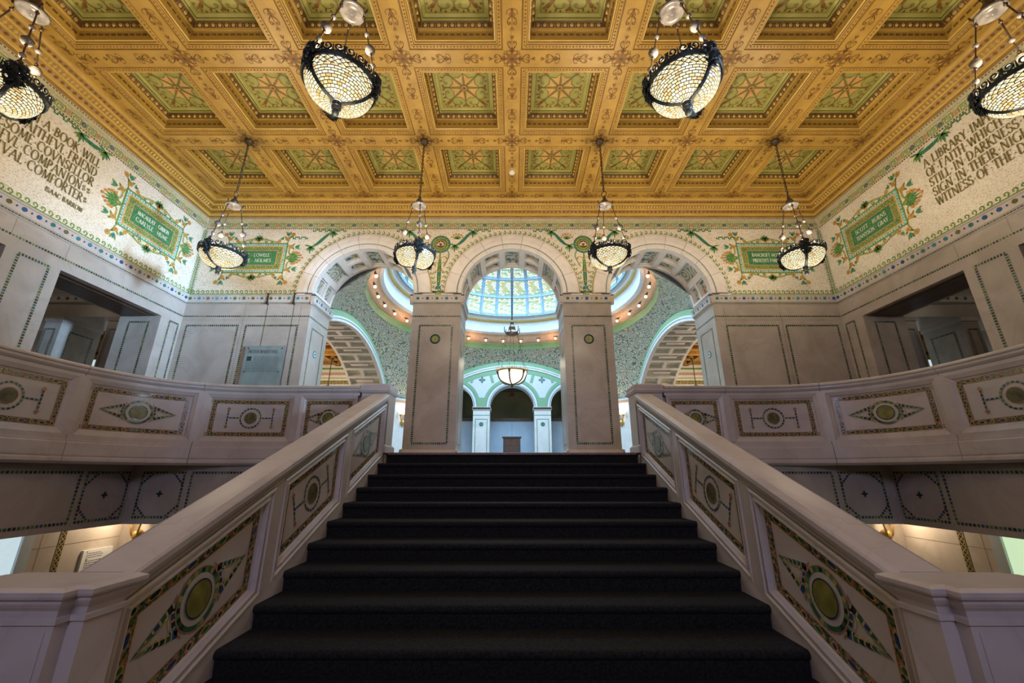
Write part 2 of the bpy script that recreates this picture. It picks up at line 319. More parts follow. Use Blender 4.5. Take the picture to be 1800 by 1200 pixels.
    def lathe(s, prof, mat, c=(0, 0, 0), n=24, a0=0.0, a1=2 * pi):
        vs = []; fs = []; full = abs(a1 - a0 - 2 * pi) < 1e-6; k = n if full else n + 1; p = len(prof)
        for i in range(k):
            a = a0 + (a1 - a0) * i / n
            for r, z in prof: vs.append((c[0] + r * cos(a), c[1] + r * sin(a), c[2] + z))
        for i in range(n):
            j = (i + 1) % k
            for q in range(p - 1): fs.append((i * p + q, j * p + q, j * p + q + 1, i * p + q + 1))
        return s.add(vs, fs, mat)
    def tube(s, pts, r, mat, n=8, rf=None, cap=True):
        P = [Vector(p) for p in pts]; vs = []; fs = []; up = None
        for i, p in enumerate(P):
            t = (P[min(i + 1, len(P) - 1)] - P[max(i - 1, 0)]).normalized()
            if up is None: up = Vector((0, 0, 1)) if abs(t.z) < 0.9 else Vector((1, 0, 0))
            x = t.cross(up).normalized(); y = x.cross(t).normalized(); up = y
            rr = r * (rf(i / (len(P) - 1)) if rf else 1)
            for k in range(n): vs.append(p + (x * cos(2 * pi * k / n) + y * sin(2 * pi * k / n)) * rr)
        for i in range(len(P) - 1):
            for k in range(n): fs.append((i * n + k, i * n + (k + 1) % n, (i + 1) * n + (k + 1) % n, (i + 1) * n + k))
        if cap: fs += [tuple(range(n))[::-1], tuple(range((len(P) - 1) * n, len(P) * n))]
        return s.add(vs, fs, mat)
    def ball(s, c, r, mat, n=10, m=6, sz=1.0):
        return s.lathe([(max(1e-4, r * sin(pi * i / m)), -r * sz * cos(pi * i / m)) for i in range(m + 1)], mat, c, n)
    def sweep(s, prof, us, M, mat, closed=False, cap=True, mats=None):
        """profile points (d, v) carried along u"""
        p = len(prof); vs = []; q = p if closed else p - 1
        for u in us: vs += [M(u, v, d) for d, v in prof]
        for k in range(q):
            fs = [(i * p + k, i * p + (k + 1) % p, (i + 1) * p + (k + 1) % p, (i + 1) * p + k) for i in range(len(us) - 1)]
            if k == 0: base = len(s.v); s.v += [tuple(x) for x in vs]
            mi = s.mi(mats[k] if mats else mat)
            for f in fs: s.f.append([a + base for a in f]); s.m.append(mi); s.uv.append(None)
        if cap:
            mi = s.mi(mat)
            for e in (0, len(us) - 1): s.f.append([base + e * p + k for k in range(p)]); s.m.append(mi); s.uv.append(None)
        return s
    def loops(s, rings, mat, cap=None, mats=None):
        """nested loops of equal length"""
        n = len(rings[0]); o = len(s.v)
        for r in rings: s.v += [tuple(p) for p in r]
        for k in range(len(rings) - 1):
            mi = s.mi(mats[k] if mats else mat)
            for i in range(n):
                s.f.append([o + k * n + i, o + k * n + (i + 1) % n, o + (k + 1) * n + (i + 1) % n, o + (k + 1) * n + i]); s.m.append(mi); s.uv.append(None)
        if cap:
            s.f.append([o + (len(rings) - 1) * n + i for i in range(n)]); s.m.append(s.mi(cap)); s.uv.append(None)
        return s
    def mesh(s, name, smooth=False):
        me = bpy.data.meshes.new(name); me.from_pydata(s.v, [], s.f)
        for m in s.mats: me.materials.append(m)
        me.polygons.foreach_set('material_index', s.m)
        if any(u for u in s.uv):
            uvl = me.uv_layers.new(name='UVMap'); flat = []
            for f, u in zip(s.f, s.uv):
                for k in range(len(f)): flat += list(u[k]) if u else [0, 0]
            uvl.data.foreach_set('uv', flat)
        if smooth: me.shade_smooth() if hasattr(me, 'shade_smooth') else [setattr(p, 'use_smooth', True) for p in me.polygons]
        me.update()
        return me
    def build(s, name, parent=None, smooth=False, loc=None, rz=0.0):
        return inst(name, s.mesh(name, smooth), parent, loc, rz)

def inst(name, me, parent=None, loc=None, rz=0.0, sx=1.0, rot=None, scale=None):
    o = bpy.data.objects.new(name, me); COL.objects.link(o)
    if parent: o.parent = parent
    if loc: o.location = loc
    if rot: o.rotation_euler = rot
    elif rz: o.rotation_euler = (0, 0, rz)
    if scale: o.scale = scale
    elif sx != 1: o.scale = (sx, 1, 1)
    return o
def empty(name, loc=(0, 0, 0), rz=0.0, parent=None):
    o = inst(name, None, parent, loc, rz); o.empty_display_size = 0.2
    return o
def tag(o, label, cat=None, group=None, kind=None):
    o['label'] = label
    if cat: o['category'] = cat
    if group: o['group'] = group
    if kind: o['kind'] = kind
    return o
def stuff(o): o['kind'] = 'stuff'; return o
def copy_tree(o, parent=None):
    c = o.copy(); COL.objects.link(c); c.parent = parent
    for ch in list(o.children): copy_tree(ch, c)
    return c
def mirrored(o):
    c = copy_tree(o); c.scale = (-1, 1, 1); c.location = (-o.location.x, o.location.y, o.location.z); c.rotation_euler = (0, 0, -o.rotation_euler.z)
    return c
def lin(a, b, n): return [a + (b - a) * i / n for i in range(n + 1)]
def spiral(u, v, r0, r1, a0, turns, n=16):
    return [(u + (r0 + (r1 - r0) * i / n) * cos(a0 + turns * 2 * pi * i / n), v + (r0 + (r1 - r0) * i / n) * sin(a0 + turns * 2 * pi * i / n)) for i in range(n + 1)]
def bez(p0, p1, p2, p3, n=12):
    o = []
    for i in range(n + 1):
        t = i / n; a, b, c, d = (1 - t) ** 3, 3 * t * (1 - t) ** 2, 3 * t * t * (1 - t), t ** 3
        o.append((a * p0[0] + b * p1[0] + c * p2[0] + d * p3[0], a * p0[1] + b * p1[1] + c * p2[1] + d * p3[1]))
    return o

# ------------------------------------------------------------------ roman capitals drawn with thick and thin strokes
# l: line x0 y0 x1 y1 width(1 thick, 0 thin)   a: arc cx cy rx ry from to width   s: foot or head serif at x y
GL = {
 'A': (.86, 'l.06,0,.42,1,0 l.42,1,.80,0,1 l.19,.36,.64,.36,0 s.06,0 s.80,0'),
 'B': (.66, 'l.12,0,.12,1,1 a.22,.76,.28,.24,-90,90,1 a.22,.27,.34,.27,-90,90,1 l.1,1,.24,1,0 l.1,.53,.24,.53,0 l.1,0,.24,0,0'),
 'C': (.80, 'a.46,.5,.40,.5,50,310,1 l.72,.88,.72,.72,0'),
 'D': (.84, 'l.12,0,.12,1,1 a.24,.5,.48,.5,-90,90,1 l.1,1,.26,1,0 l.1,0,.26,0,0'),
 'E': (.60, 'l.12,0,.12,1,1 l.1,1,.52,1,0 l.1,.53,.44,.53,0 l.1,0,.54,0,0 l.52,1,.52,.86,0 l.54,0,.54,.14,0'),
 'F': (.57, 'l.12,0,.12,1,1 l.1,1,.50,1,0 l.1,.52,.42,.52,0 l.50,1,.50,.86,0 s.12,0'),
 'G': (.84, 'a.46,.5,.40,.5,50,320,1 l.74,.06,.74,.42,1 l.62,.42,.82,.42,0'),
 'H': (.82, 'l.12,0,.12,1,1 l.68,0,.68,1,1 l.12,.53,.68,.53,0 s.12,0 s.12,1 s.68,0 s.68,1'),
 'I': (.36, 'l.18,0,.18,1,1 s.18,0 s.18,1'),
 'J': (.38, 'l.22,-.1,.22,1,1 l.22,-.1,.08,-.2,0 s.22,1'),
 'K': (.74, 'l.12,0,.12,1,1 l.12,.42,.58,1,0 l.28,.58,.68,0,1 s.12,0 s.12,1 s.58,1 s.68,0'),
 'L': (.58, 'l.12,0,.12,1,1 l.1,0,.52,0,0 l.52,0,.52,.16,0 s.12,1'),
 'M': (.98, 'l.12,0,.18,1,0 l.18,1,.49,.1,1 l.49,.1,.80,1,0 l.80,1,.87,0,1 s.12,0 s.87,0'),
 'N': (.86, 'l.12,0,.12,1,0 l.12,1,.72,0,1 l.72,0,.72,1,0 s.12,0 s.72,1'),
 'O': (.90, 'a.45,.5,.38,.5,0,360,1'),
 'P': (.62, 'l.12,0,.12,1,1 a.22,.73,.32,.27,-90,90,1 l.1,1,.24,1,0 l.1,.46,.24,.46,0 s.12,0'),
 'R': (.72, 'l.12,0,.12,1,1 a.22,.74,.30,.26,-90,90,1 l.1,1,.24,1,0 l.1,.48,.24,.48,0 l.30,.48,.66,0,1 s.12,0 s.66,0'),
 'S': (.60, 'a.30,.75,.21,.25,40,270,1 a.28,.26,.24,.26,-150,90,1 l.47,.93,.47,.76,0 l.07,.1,.07,.28,0'),
 'T': (.68, 'l.34,0,.34,1,1 l.04,1,.64,1,0 l.05,1,.05,.85,0 l.63,1,.63,.85,0 s.34,0'),
 'U': (.80, 'l.12,.35,.12,1,1 a.40,.35,.28,.35,180,360,1 l.68,.35,.68,1,0 s.12,1 s.68,1'),
 'V': (.80, 'l.06,1,.40,0,1 l.40,0,.74,1,0 s.06,1 s.74,1'),
 'W': (1.08, 'l.05,1,.30,0,1 l.30,0,.53,.95,0 l.53,.95,.78,0,1 l.78,0,1.02,1,0 s.05,1 s1.02,1'),
 'Y': (.74, 'l.06,1,.37,.48,1 l.37,.48,.68,1,0 l.37,0,.37,.5,1 s.37,0 s.06,1 s.68,1'),
 ' ': (.34, ''), '.': (.44, 'd'), '~': (.62, 'f')}
def line_width(t, g=0.06): return sum(GL[c][0] + g for c in t) - g
def letters(mb, text, u, v, h, mat, d=0.008, width=None, align='l', M=LM, T=0.15, t=0.075):
    w = line_width(text); k = (width / (w * h)) if width else 1.0
    if align == 'r': u -= w * h * k
    if align == 'c': u -= w * h * k / 2
    for ch in text:
        adv, prog = GL[ch]
        def Q(x, y): return (u + x * h * k, v + y * h)
        for tok in prog.split():
            if tok[0] == 'l':
                a = [float(x) for x in tok[1:].split(',')]; mb.strip([Q(a[0], a[1]), Q(a[2], a[3])], (T if a[4] else t) * h, d, mat, M)
            elif tok[0] == 'a':
                a = [float(x) for x in tok[1:].split(',')]; n = 16
                pts = [Q(a[0] + a[2] * cos(radians(a[4] + (a[5] - a[4]) * i / n)), a[1] + a[3] * sin(radians(a[4] + (a[5] - a[4]) * i / n))) for i in range(n + 1)]
                wf = lambda s, a=a: 0.45 + 0.55 * abs(cos(radians(a[4] + (a[5] - a[4]) * s)))
                mb.strip(pts, T * h, d, mat, M, taper=wf)
            elif tok[0] == 's':
                a = [float(x) for x in tok[1:].split(',')]; mb.strip([Q(a[0] - .12, a[1]), Q(a[0] + .12, a[1])], 0.06 * h, d, mat, M)
            elif tok[0] == 'd':
                mb.poly([Q(.13, .36), Q(.31, .36), Q(.22, .54)], None, d, mat, M)
            elif tok[0] == 'f':
                mb.strip(spiral(*Q(.22, .62), .03 * h, .16 * h, 0, 1.2), .07 * h, d, mat, M); mb.strip(spiral(*Q(.42, .3), .03 * h, .17 * h, pi, 1.2), .07 * h, d, mat, M)
        u += (adv + 0.06) * h * k
    return mb

# ------------------------------------------------------------------ coffered ceiling
def coffer_rings(hx, hy):
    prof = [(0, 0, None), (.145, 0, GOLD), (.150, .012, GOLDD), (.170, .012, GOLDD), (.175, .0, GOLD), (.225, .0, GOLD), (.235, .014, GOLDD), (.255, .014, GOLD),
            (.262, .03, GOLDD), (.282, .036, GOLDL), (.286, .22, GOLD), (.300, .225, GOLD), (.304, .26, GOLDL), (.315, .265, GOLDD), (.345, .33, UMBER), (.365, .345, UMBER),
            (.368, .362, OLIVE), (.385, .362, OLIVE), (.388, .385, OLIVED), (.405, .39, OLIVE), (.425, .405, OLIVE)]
    rings = []; mats = []
    for d, z, m in prof:
        a, b = hx - d, hy - d
        rings.append([(-a, -b, z), (a, -b, z), (a, b, z), (-a, b, z)])
        if m: mats.append(m)
    return rings, mats
def make_coffer():
    hx, hy = SX / 2, SY / 2; mb = MB(); rings, mats = coffer_rings(hx, hy)
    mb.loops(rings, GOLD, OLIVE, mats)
    for side in range(4):                      # rope beads, dentils and eggs on the four sides
        L = hx if side % 2 == 0 else hy; off = hy if side % 2 == 0 else hx
        def T(s, o, z, side=side):
            x, y = ((s, -o), (o, s), (-s, o), (-o, -s))[side]
            return (x, y, z)
        n = int(2 * (L - .20) / .052)
        for i in range(n):
            s = -(L - .20) + (i + .5) * 2 * (L - .20) / n; o = off - .20
            mb.add([T(s - .02, o, 0), T(s, o - .016, 0), T(s + .02, o, 0), T(s, o + .016, 0), T(s, o, -.016)], [(0, 1, 4), (1, 2, 4), (2, 3, 4), (3, 0, 4)], STENC if i % 2 else GOLDD)
        n = 12
        for i in range(n):                     # dentils on the upright face
            s = -(L - .30) + (i + .5) * 2 * (L - .30) / n; o = off - .286
            mb.add([T(s - .03, o, .125), T(s + .03, o, .125), T(s + .03, o, .155), T(s - .03, o, .155), T(s - .03, o - .012, .13), T(s + .03, o - .012, .13), T(s + .03, o - .012, .15), T(s - .03, o - .012, .15)],
                   [(4, 5, 6, 7), (0, 1, 5, 4), (1, 2, 6, 5), (2, 3, 7, 6), (3, 0, 4, 7)], UMBER)
        n = 10
        for i in range(n):                     # egg and dart on the sloping band
            s = -(L - .36) + (i + .5) * 2 * (L - .36) / n
            o0, z0, o1, z1 = off - .316, .267, off - .346, .33
            for k, (w, mt, q) in enumerate(((.036, GOLDL, .022),)):
                P = [T(s + w * cos(a) * .9, o0 + (o1 - o0) * (.5 + .46 * sin(a)), z0 + (z1 - z0) * (.5 + .46 * sin(a))) for a in [i2 * pi / 3 for i2 in range(6)]]
                P.append(T(s, (o0 + o1) / 2 - q, (z0 + z1) / 2 - q))
                mb.add(P, [(j, (j + 1) % 6, 6) for j in range(6)], mt)
            g = (L - .36) / n; mb.add([T(s + g - .008, o0 - .004, z0), T(s + g + .008, o0 - .004, z0), T(s + g, o1 - .004, z1)], [(0, 1, 2)], GOLD)
    return mb.mesh('coffer')
def CM(u, v, d): return (u, v, .404 - d)      # coffer panel seen from below
def SM(u, v, d): return (u, v, -d)            # rib soffit seen from below
def make_star():
    mb = MB(); R = .30
    pts = []
    for k in range(8):                         # web with hollow sides
        a0, a1 = 2 * pi * k / 8 + pi / 8 * 0, 2 * pi * (k + 1) / 8
        for t in (0, .25, .5, .75):
            a = a0 + (a1 - a0) * t; q = 1 - .26 * sin(pi * t)
            pts.append((R * q * cos(a), R * q * sin(a)))
    mb.poly(pts, None, .003, WEB, CM)
    mb.strip(pts, .014, .005, OLIVED, CM, closed=True)
    for k in range(8):
        a = 2 * pi * k / 8
        mb.poly([(.05 * cos(a + .5), .05 * sin(a + .5)), (R * 1.12 * cos(a + .03), R * 1.12 * sin(a + .03)), (R * 1.12 * cos(a - .03), R * 1.12 * sin(a - .03)), (.05 * cos(a - .5), .05 * sin(a - .5))], .003, .010, OLIVED, CM)
    mb.disc(0, 0, .065, .016, STENC, CM, 12, .003); mb.ring(0, 0, .04, .012, .018, WEB, CM, 12); mb.disc(0, 0, .02, .02, UMBER, CM, 8)
    q = .455 - .005
    mb.rect(-q, q, -q + .02, q - .02, .008, .004, OLIVED, CM)
    for sx in (-1, 1):
        for sy in (-1, 1):
            for sw in (0, 1):                  # corner scrolls
                def F(u, v, sx=sx, sy=sy, sw=sw): return (sx * (v if sw else u), sy * (u if sw else v))
                p = [F(*x) for x in bez((.23, .23), (.34, .30), (.40, .20), (.36, .10), 9)] + [F(*x) for x in spiral(.325, .10, .035, .008, 0, -1.1, 9)]
                mb.strip(p, .016, .005, OLIVED, CM, taper=lambda t: 1.1 - .6 * t)
                for (u, v, a, l) in ((.36, .2, .4, .07), (.39, .14, .0, .05), (.33, .3, 1.0, .08), (.40, .29, .5, .05), (.38, .06, -.6, .05), (.35, .38, .9, .05)):
                    x, y = F(u, v); ca, sa = F(cos(a), sin(a)); mb.leaf(x, y, atan2(sa, ca), l, .032, .006, STENC, CM)
            a = atan2(sy, sx); mb.leaf(sx * .25, sy * .25, a, .17, .05, .008, STENC, CM)
    for k in range(4):
        a = k * pi / 2; mb.leaf(.335 * cos(a), .335 * sin(a), a, .08, .05, .007, STENC, CM)
        for b in (-.6, .6): mb.leaf(.345 * cos(a), .345 * sin(a), a + b, .07, .028, .006, STENC, CM)
    return mb.mesh('star_panel')
def make_stencil(L):
    """painted palmettes and scrolls along one rib, seen from below"""
    mb = MB(); d = .003
    for s in (-1, 1):
        def F(u, v): return (s * u, v)
        for base in (.10, L * .27):
            k = 1.0 if base < .2 else -1.0
            b0 = base if k > 0 else L * .47
            mb.leaf(*F(b0, 0), 0 if s * k > 0 else pi, .15, .05, d, STENC, SM)
            for y in (-1, 1):
                mb.strip([F(*p) for p in bez((b0 + k * .10, 0), (b0 + k * .16, y * .09), (b0 + k * .24, y * .09), (b0 + k * .23, y * .035), 8)], .013, d, STENC, SM)
                mb.strip([F(*p) for p in spiral(b0 + k * .215, y * .045, .03, .008, 0, .9 * y * k, 7)], .010, d, STENC, SM)
                mb.strip([F(*p) for p in bez((b0 + k * .02, 0), (b0 + k * .0, y * .07), (b0 + k * .06, y * .10), (b0 + k * .09, y * .07), 6)], .012, d, STENC, SM)
                for (x, q, l) in ((.06, .5, .06), (.12, .75, .055), (.20, .3, .05)):
                    ang = y * q; uu, vv = F(b0 + k * x, y * .02); mb.leaf(uu, vv, atan2(sin(ang), s * k * cos(ang)), l, .02, d, STENC, SM)
                u1, v1 = F(b0 + k * .27, 0); mb.leaf(u1, v1, atan2(y * .5, s * k), .07, .022, d, STENC, SM)
            mb.strip([F(b0, 0), F(b0 + k * .34, 0)], .009, d, STENC, SM)
    return mb.mesh('stencil')
def make_cross():
    mb = MB(); q = .125
    mb.rect(-q, q, -q, q, .008, .003, STENC, SM)
    for k in range(4):
        a = pi / 4 + k * pi / 2; mb.leaf(0, 0, a, .15, .045, .004, STENC, SM); mb.leaf(0, 0, a + pi / 4, .09, .05, .004, STENC, SM)
    mb.disc(0, 0, .028, .006, UMBER, SM, 10)
    return mb.mesh('rib_cross')
COF, STAR = make_coffer(), make_star()
STX, STY, CRS = make_stencil(SX), make_stencil(SY), make_cross()
NR = 6
mb = MB(); mb.box(-XW, XW, -4.5, YB, ZC + .46, ZC + .56, GOLDD)
YE = YR - NR * SY
mb.box(-XW, XW, YR + .0, YB, ZC, ZC + .1, GOLD); mb.box(-XW, XW, -4.5, YE, ZC, ZC + .1, GOLD)
for s in (-1, 1): mb.box(s * 4 * SX if s > 0 else -XW, XW if s > 0 else -4 * SX, YE, YR, ZC, ZC + .1, GOLD)
ceiling = tag(mb.build('ceiling'), 'ochre and olive coffered ceiling with painted stars and stencilled ribs', kind='structure')
for r in range(NR):
    yc = YR - SY * (r + .5)
    for c in range(8):
        x = (c - 3.5) * SX
        o = inst('coffer', COF, ceiling, (x, yc, ZC)); inst('star_panel', STAR, o)
        inst('stencil', STX, o, (0, SY / 2, 0)); inst('stencil', STY, o, (SX / 2, 0, 0), pi / 2); inst('rib_cross', CRS, o, (SX / 2, SY / 2, 0))
    o = inst('stencil', STY, ceiling, (-4 * SX, yc, ZC), pi / 2)
# cornice around the room: o = distance from the wall
CPROF = [(.36, ZC), (.345, ZC - .03), (.315, ZC - .035), (.305, ZC - .055), (.255, ZC - .09), (.24, ZC - .10), (.235, ZC - .12), (.20, ZC - .125), (.165, ZC - .175), (.15, ZC - .18),
         (.145, ZC - .20), (.12, ZC - .205), (.08, ZC - .25), (.05, ZC - .27), (.045, ZC - .30), (.0, ZC - .33)]
mb = MB()
def ring_at(o, z): return [(-XW + o, -4.4 + o, z), (XW - o, -4.4 + o, z), (XW - o, YB - o, z), (-XW + o, YB - o, z)]
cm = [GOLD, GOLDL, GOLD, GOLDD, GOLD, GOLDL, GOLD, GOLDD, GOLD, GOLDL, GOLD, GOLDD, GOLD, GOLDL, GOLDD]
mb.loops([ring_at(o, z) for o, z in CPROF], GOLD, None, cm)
mb.build('cornice', ceiling)
mb = MB()
def corn_M(wall):
    if wall == 0: return lambda u, o, z: (u, YB - o, z)
    if wall == 1: return lambda u, o, z: (-XW + o, u, z)
    return lambda u, o, z: (XW - o, u, z)
for wall in (0, 1, 2):
    f = corn_M(wall); a, b = (-XW + .3, XW - .3) if wall == 0 else (2.5, YB - .3)
    for (oo, z, h, pitch, mt) in ((.28, ZC - .072, .026, .085, STENC), (.183, ZC - .15, .034, .07, GOLDL), (.10, ZC - .228, .026, .10, STENC)):
        n = int((b - a) / pitch)
        for i in range(n):
            u = a + (i + .5) * (b - a) / n; w = pitch * .36; q = .014
            mb.add([f(u - w, oo, z), f(u, oo - h * .8, z - h), f(u + w, oo, z), f(u, oo + h * .8, z + h), f(u, oo + q, z - q)], [(0, 1, 4), (1, 2, 4), (2, 3, 4), (3, 0, 4)], mt)
stuff(mb.build('egg_moulding', ceiling))
mb = MB(); mb.lathe([(.001, -.045), (.045, -.045), (.06, -.035), (.065, -.0)], WHITEP, n=20); mb.lathe([(.001, -.055), (.02, -.055), (.022, -.045)], WHITEP, n=12)
tag(mb.build('smoke_detector', loc=(0, 7.73, ZC - .002)), 'round white smoke detector on the central ceiling rib', 'detector')

# ------------------------------------------------------------------ arcade wall
RIN, ROUT, ZA = 1.20, 1.60, 4.08
ARX = (-3.53, 0.0, 3.53)
ZFR0, ZFR1 = 4.04, ZC - .30
LED = [(0, 3.80), (.02, 3.81), (.03, 3.84), (.05, 3.86), (.055, 4.00), (.07, 4.01), (.07, 4.035), (.0, 4.045)]
def run_M(x0, y0, x1, y1):
    """wall frame along the plan line p0 -> p1, depth to the left of the direction of travel reversed (towards the viewer)"""
    l = hypot(x1 - x0, y1 - y0); tx, ty = (x1 - x0) / l, (y1 - y0) / l
    return (lambda u, v, d: (x0 + tx * u + ty * d, y0 + ty * u - tx * d, v)), l
wall_back = empty('wall_back', (0, YB, ZL)); tag(wall_back, 'marble and mosaic arcade wall with three round arches', kind='structure')
def wb(mb, name, smooth=False, loc=(0, 0, 0), rz=0.0):
    o = mb.build(name, wall_back, smooth); o.location = Vector(loc) - Vector((0, YB, ZL)); o.rotation_euler = (0, 0, rz); return o
PIERS = [(-XW - .9, -4.73), (-2.33, -1.20), (1.20, 2.33), (4.73, XW + .9)]
for a, b in PIERS:                              # piers and flanking walls, each built of marble slabs
    mb = MB(); mb.box(a, b, YB, YB2, ZL, 4.0, WALLM)
    o = wb(mb, 'pier')
    mb = MB()
    narrow = b - a < 2
    base = [(0, ZL), (.05, ZL), (.05, ZL + .14), (.035, ZL + .17), (.02, ZL + .19), (0, ZL + .2)]
    a2, b2 = max(a, -XW), min(b, XW)
    runs = [(a2, YB, b2, YB)]
    if b < XW: runs.append((b, YB, b, YB2))
    if a > -XW: runs.append((a, YB2, a, YB))
    mbl = MB()
    for r in runs:
        M, l = run_M(*r)
        mb.sweep(base, [-.05 if r[1] == YB else 0, l + .05], M, MARBLE)
        mbl.sweep(LED, [-.07 if r[1] == YB and r[0] > -XW else 0, l + (.07 if r[2] < XW else 0)], M, MARBLE)
    o1 = wb(mb, 'base_moulding'); o2 = wb(mbl, 'ledge')
    mb = MB()
    for r in runs:
        M, l = run_M(*r)
        mb.strip([(0, 3.51), (l, 3.51)], .034, .004, INLAY, M)
        mb.strip([(0, 3.83), (l, 3.83)], .018, .034, INLAY, M)
        if r[1] == r[3] == YB:
            if narrow: mb.rect(.19, l - .19, .62, 3.28, .042, .004, INLAY, M)
            else:
                x = (0, 1) if a < 0 else (0, 1)
                for p0, p1 in (((-7.55, -6.36), (-6.17, -4.98)) if a < 0 else ((4.98, 6.17), (6.36, 7.55))):
                    mb.rect(p0 - a2, p1 - a2, .62, 3.28, .042, .004, INLAY, M)
        else: mb.rect(.2, l - .2, .62, 3.28, .032, .004, INLAY, M)
    wb(mb, 'inlay_band')
    for r in runs:                             # slab joints
        M, l = run_M(*r)
        if not narrow and r[1] == r[3]:
            mb = MB()
            for u in ((1.42, 2.73) if a < 0 else (.25, 1.55)):
                mb.strip([(u, ZL + .2), (u, 3.8)], .005, .002, UMBER, M)
            mb.strip([(0, 3.42), (l, 3.42)], .004, .002, UMBER, M); wb(mb, 'slab_joint')
    # gems along the ledge
    for r in runs:
        M, l = run_M(*r); n = max(2, int(l / .21)); k = 0
        for i in range(n):
            u = (i + .5) * l / n
            g = MB(); g.disc(u, 3.945, .037, .062, GEMS[RND.choice((0, 1, 1, 2, 3, 0, 4))], M, 12, .05)
            if i < n - 1: g.poly([(u + l / n * .5 + x, 3.945 + y) for x, y in ((.016, 0), (0, .02), (-.016, 0), (0, -.02))], .05, .060, GEMS[0], M)
            wb(g, 'gem')
    if narrow:
        M, l = run_M(*runs[0]); g = MB()
        for rr, mt, d in ((.118, COSD, .006), (.088, TGREEN, .008), (.03, TLEAF, .015)): g.disc(l / 2, 2.95, rr, d, mt, M, 20, .0)
        for k in range(8): g.leaf(l / 2, 2.95, k * pi / 4, .085, .035, .013, TGOLD, M)
        wb(g, 'medallion')
    for r in runs[1:]:
        M, l = run_M(*r); g = MB(); g.disc(l / 2, 2.72, .085, .006, TTEAL, M, 18, 0); g.disc(l / 2, 2.72, .06, .008, COOLM, M, 16); g.disc(l / 2, 2.72, .035, .010, TTEAL, M, 12); wb(g, 'medallion')

# mosaic field above the ledge, cut round the arches
mb = MB()
def arch_z(x, cx, R): return ZA + sqrt(max(0, R * R - (x - cx) ** 2))
xs = sorted(set([-XW, XW] + [cx + s * (RIN + .2) * cos(radians(a)) for cx in ARX for s in (-1, 1) for a in range(0, 91, 6)]))
RC = RIN + .2
for x0, x1 in zip(xs, xs[1:]):
    xm = (x0 + x1) / 2; inside = [cx for cx in ARX if abs(xm - cx) < RC]
    z0 = arch_z(x0, inside[0], RC) if inside else ZFR0; z1 = arch_z(x1, inside[0], RC) if inside else ZFR0
    if not inside: z0 = z1 = 4.0
    for y in (YB, YB2):
        mb.add([(x0, y, z0), (x1, y, z1), (x1, y, ZC + .4), (x0, y, ZC + .4)], [(0, 1, 2, 3)], MOSAIC)
wb(mb, 'mosaic_frieze')
# archivolts: nine cut stones each
def voussoir():
    mb = MB(); n = 5; a = pi / 9 / 2 - .0025
    prof = [(RIN, .03), (RIN, -.05), (RIN + .015, -.062), (RIN + .09, -.062), (RIN + .10, -.075), (RIN + .2, -.09), (RIN + .33, -.085), (ROUT - .015, -.07), (ROUT, -.05), (ROUT, .03)]
    def M(t, v, d): return (v * 0 + d * sin(t), v, d * cos(t))
    mb.sweep([(r, y) for r, y in prof], lin(-a, a, n), M, ARCHM)
    return mb.mesh('voussoir', False)
VOUS = voussoir()
def soffit_mesh(R, depth, cells, a0, a1, rec=.10, stone=ARCHM, back=None, ends=.09):
    """coffered underside of a barrel: stone ribs in front of a mosaic ground; axis along y from 0 to depth"""
    mb = MB(); N = len(cells); da = (a1 - a0) / N
    def M(t, v, d): return (d * cos(t), v, d * sin(t))
    mb.sweep([(R + rec, 0), (R + rec, depth)], lin(a0, a1, 48), M, back or PEND, cap=False)
    e = ends * depth / 1.0
    for y0, y1 in ((0, e), (depth - e, depth)): mb.sweep([(R, y0), (R, y1), (R + rec, y1), (R + rec, y0)], lin(a0, a1, 48), M, stone, closed=True)
    rb = da * .13
    for i in range(N + 1):
        t = a0 + i * da; mb.sweep([(R + .001, e), (R + .001, depth - e), (R + rec, depth - e), (R + rec, e)], [max(a0, t - rb), min(a1, t + rb)], M, stone, closed=True)
    for i, c in enumerate(cells):
        t0, t1 = a0 + i * da + rb, a0 + (i + 1) * da - rb; k = (t1 - t0) / 4
        if c == 2:
            m = depth / 2; mb.sweep([(R + .001, m - .05 * depth), (R + .001, m + .05 * depth), (R + rec, m + .05 * depth), (R + rec, m - .05 * depth)], lin(t0, t1, 4), M, stone, closed=True)
        if c == 3: mb.sweep([(R + .03, depth * .25), (R + .03, depth * .75), (R + rec, depth * .75), (R + rec, depth * .25)], lin(t0 + k * 1.3, t1 - k * 1.3, 3), M, stone, closed=True)
        # stepped inner mouldings
        for (ya, yb) in (((e, depth - e),) if c != 2 else ((e, depth / 2 - .05 * depth), (depth / 2 + .05 * depth, depth - e))):
            w = .035
            for (s0, s1, p0, p1) in ((t0, t1, ya, ya + w), (t0, t1, yb - w, yb), (t0, t0 + w / R, ya, yb), (t1 - w / R, t1, ya, yb)):
                mb.sweep([(R + rec * .5, p0), (R + rec * .5, p1), (R + rec, p1), (R + rec, p0)], lin(s0, s1, 3), M, stone, closed=True)
    return mb.mesh('arch_soffit')
SOFF = soffit_mesh(RIN, .94, [2, 1, 2, 1, 2, 1, 2], radians(2), radians(178))
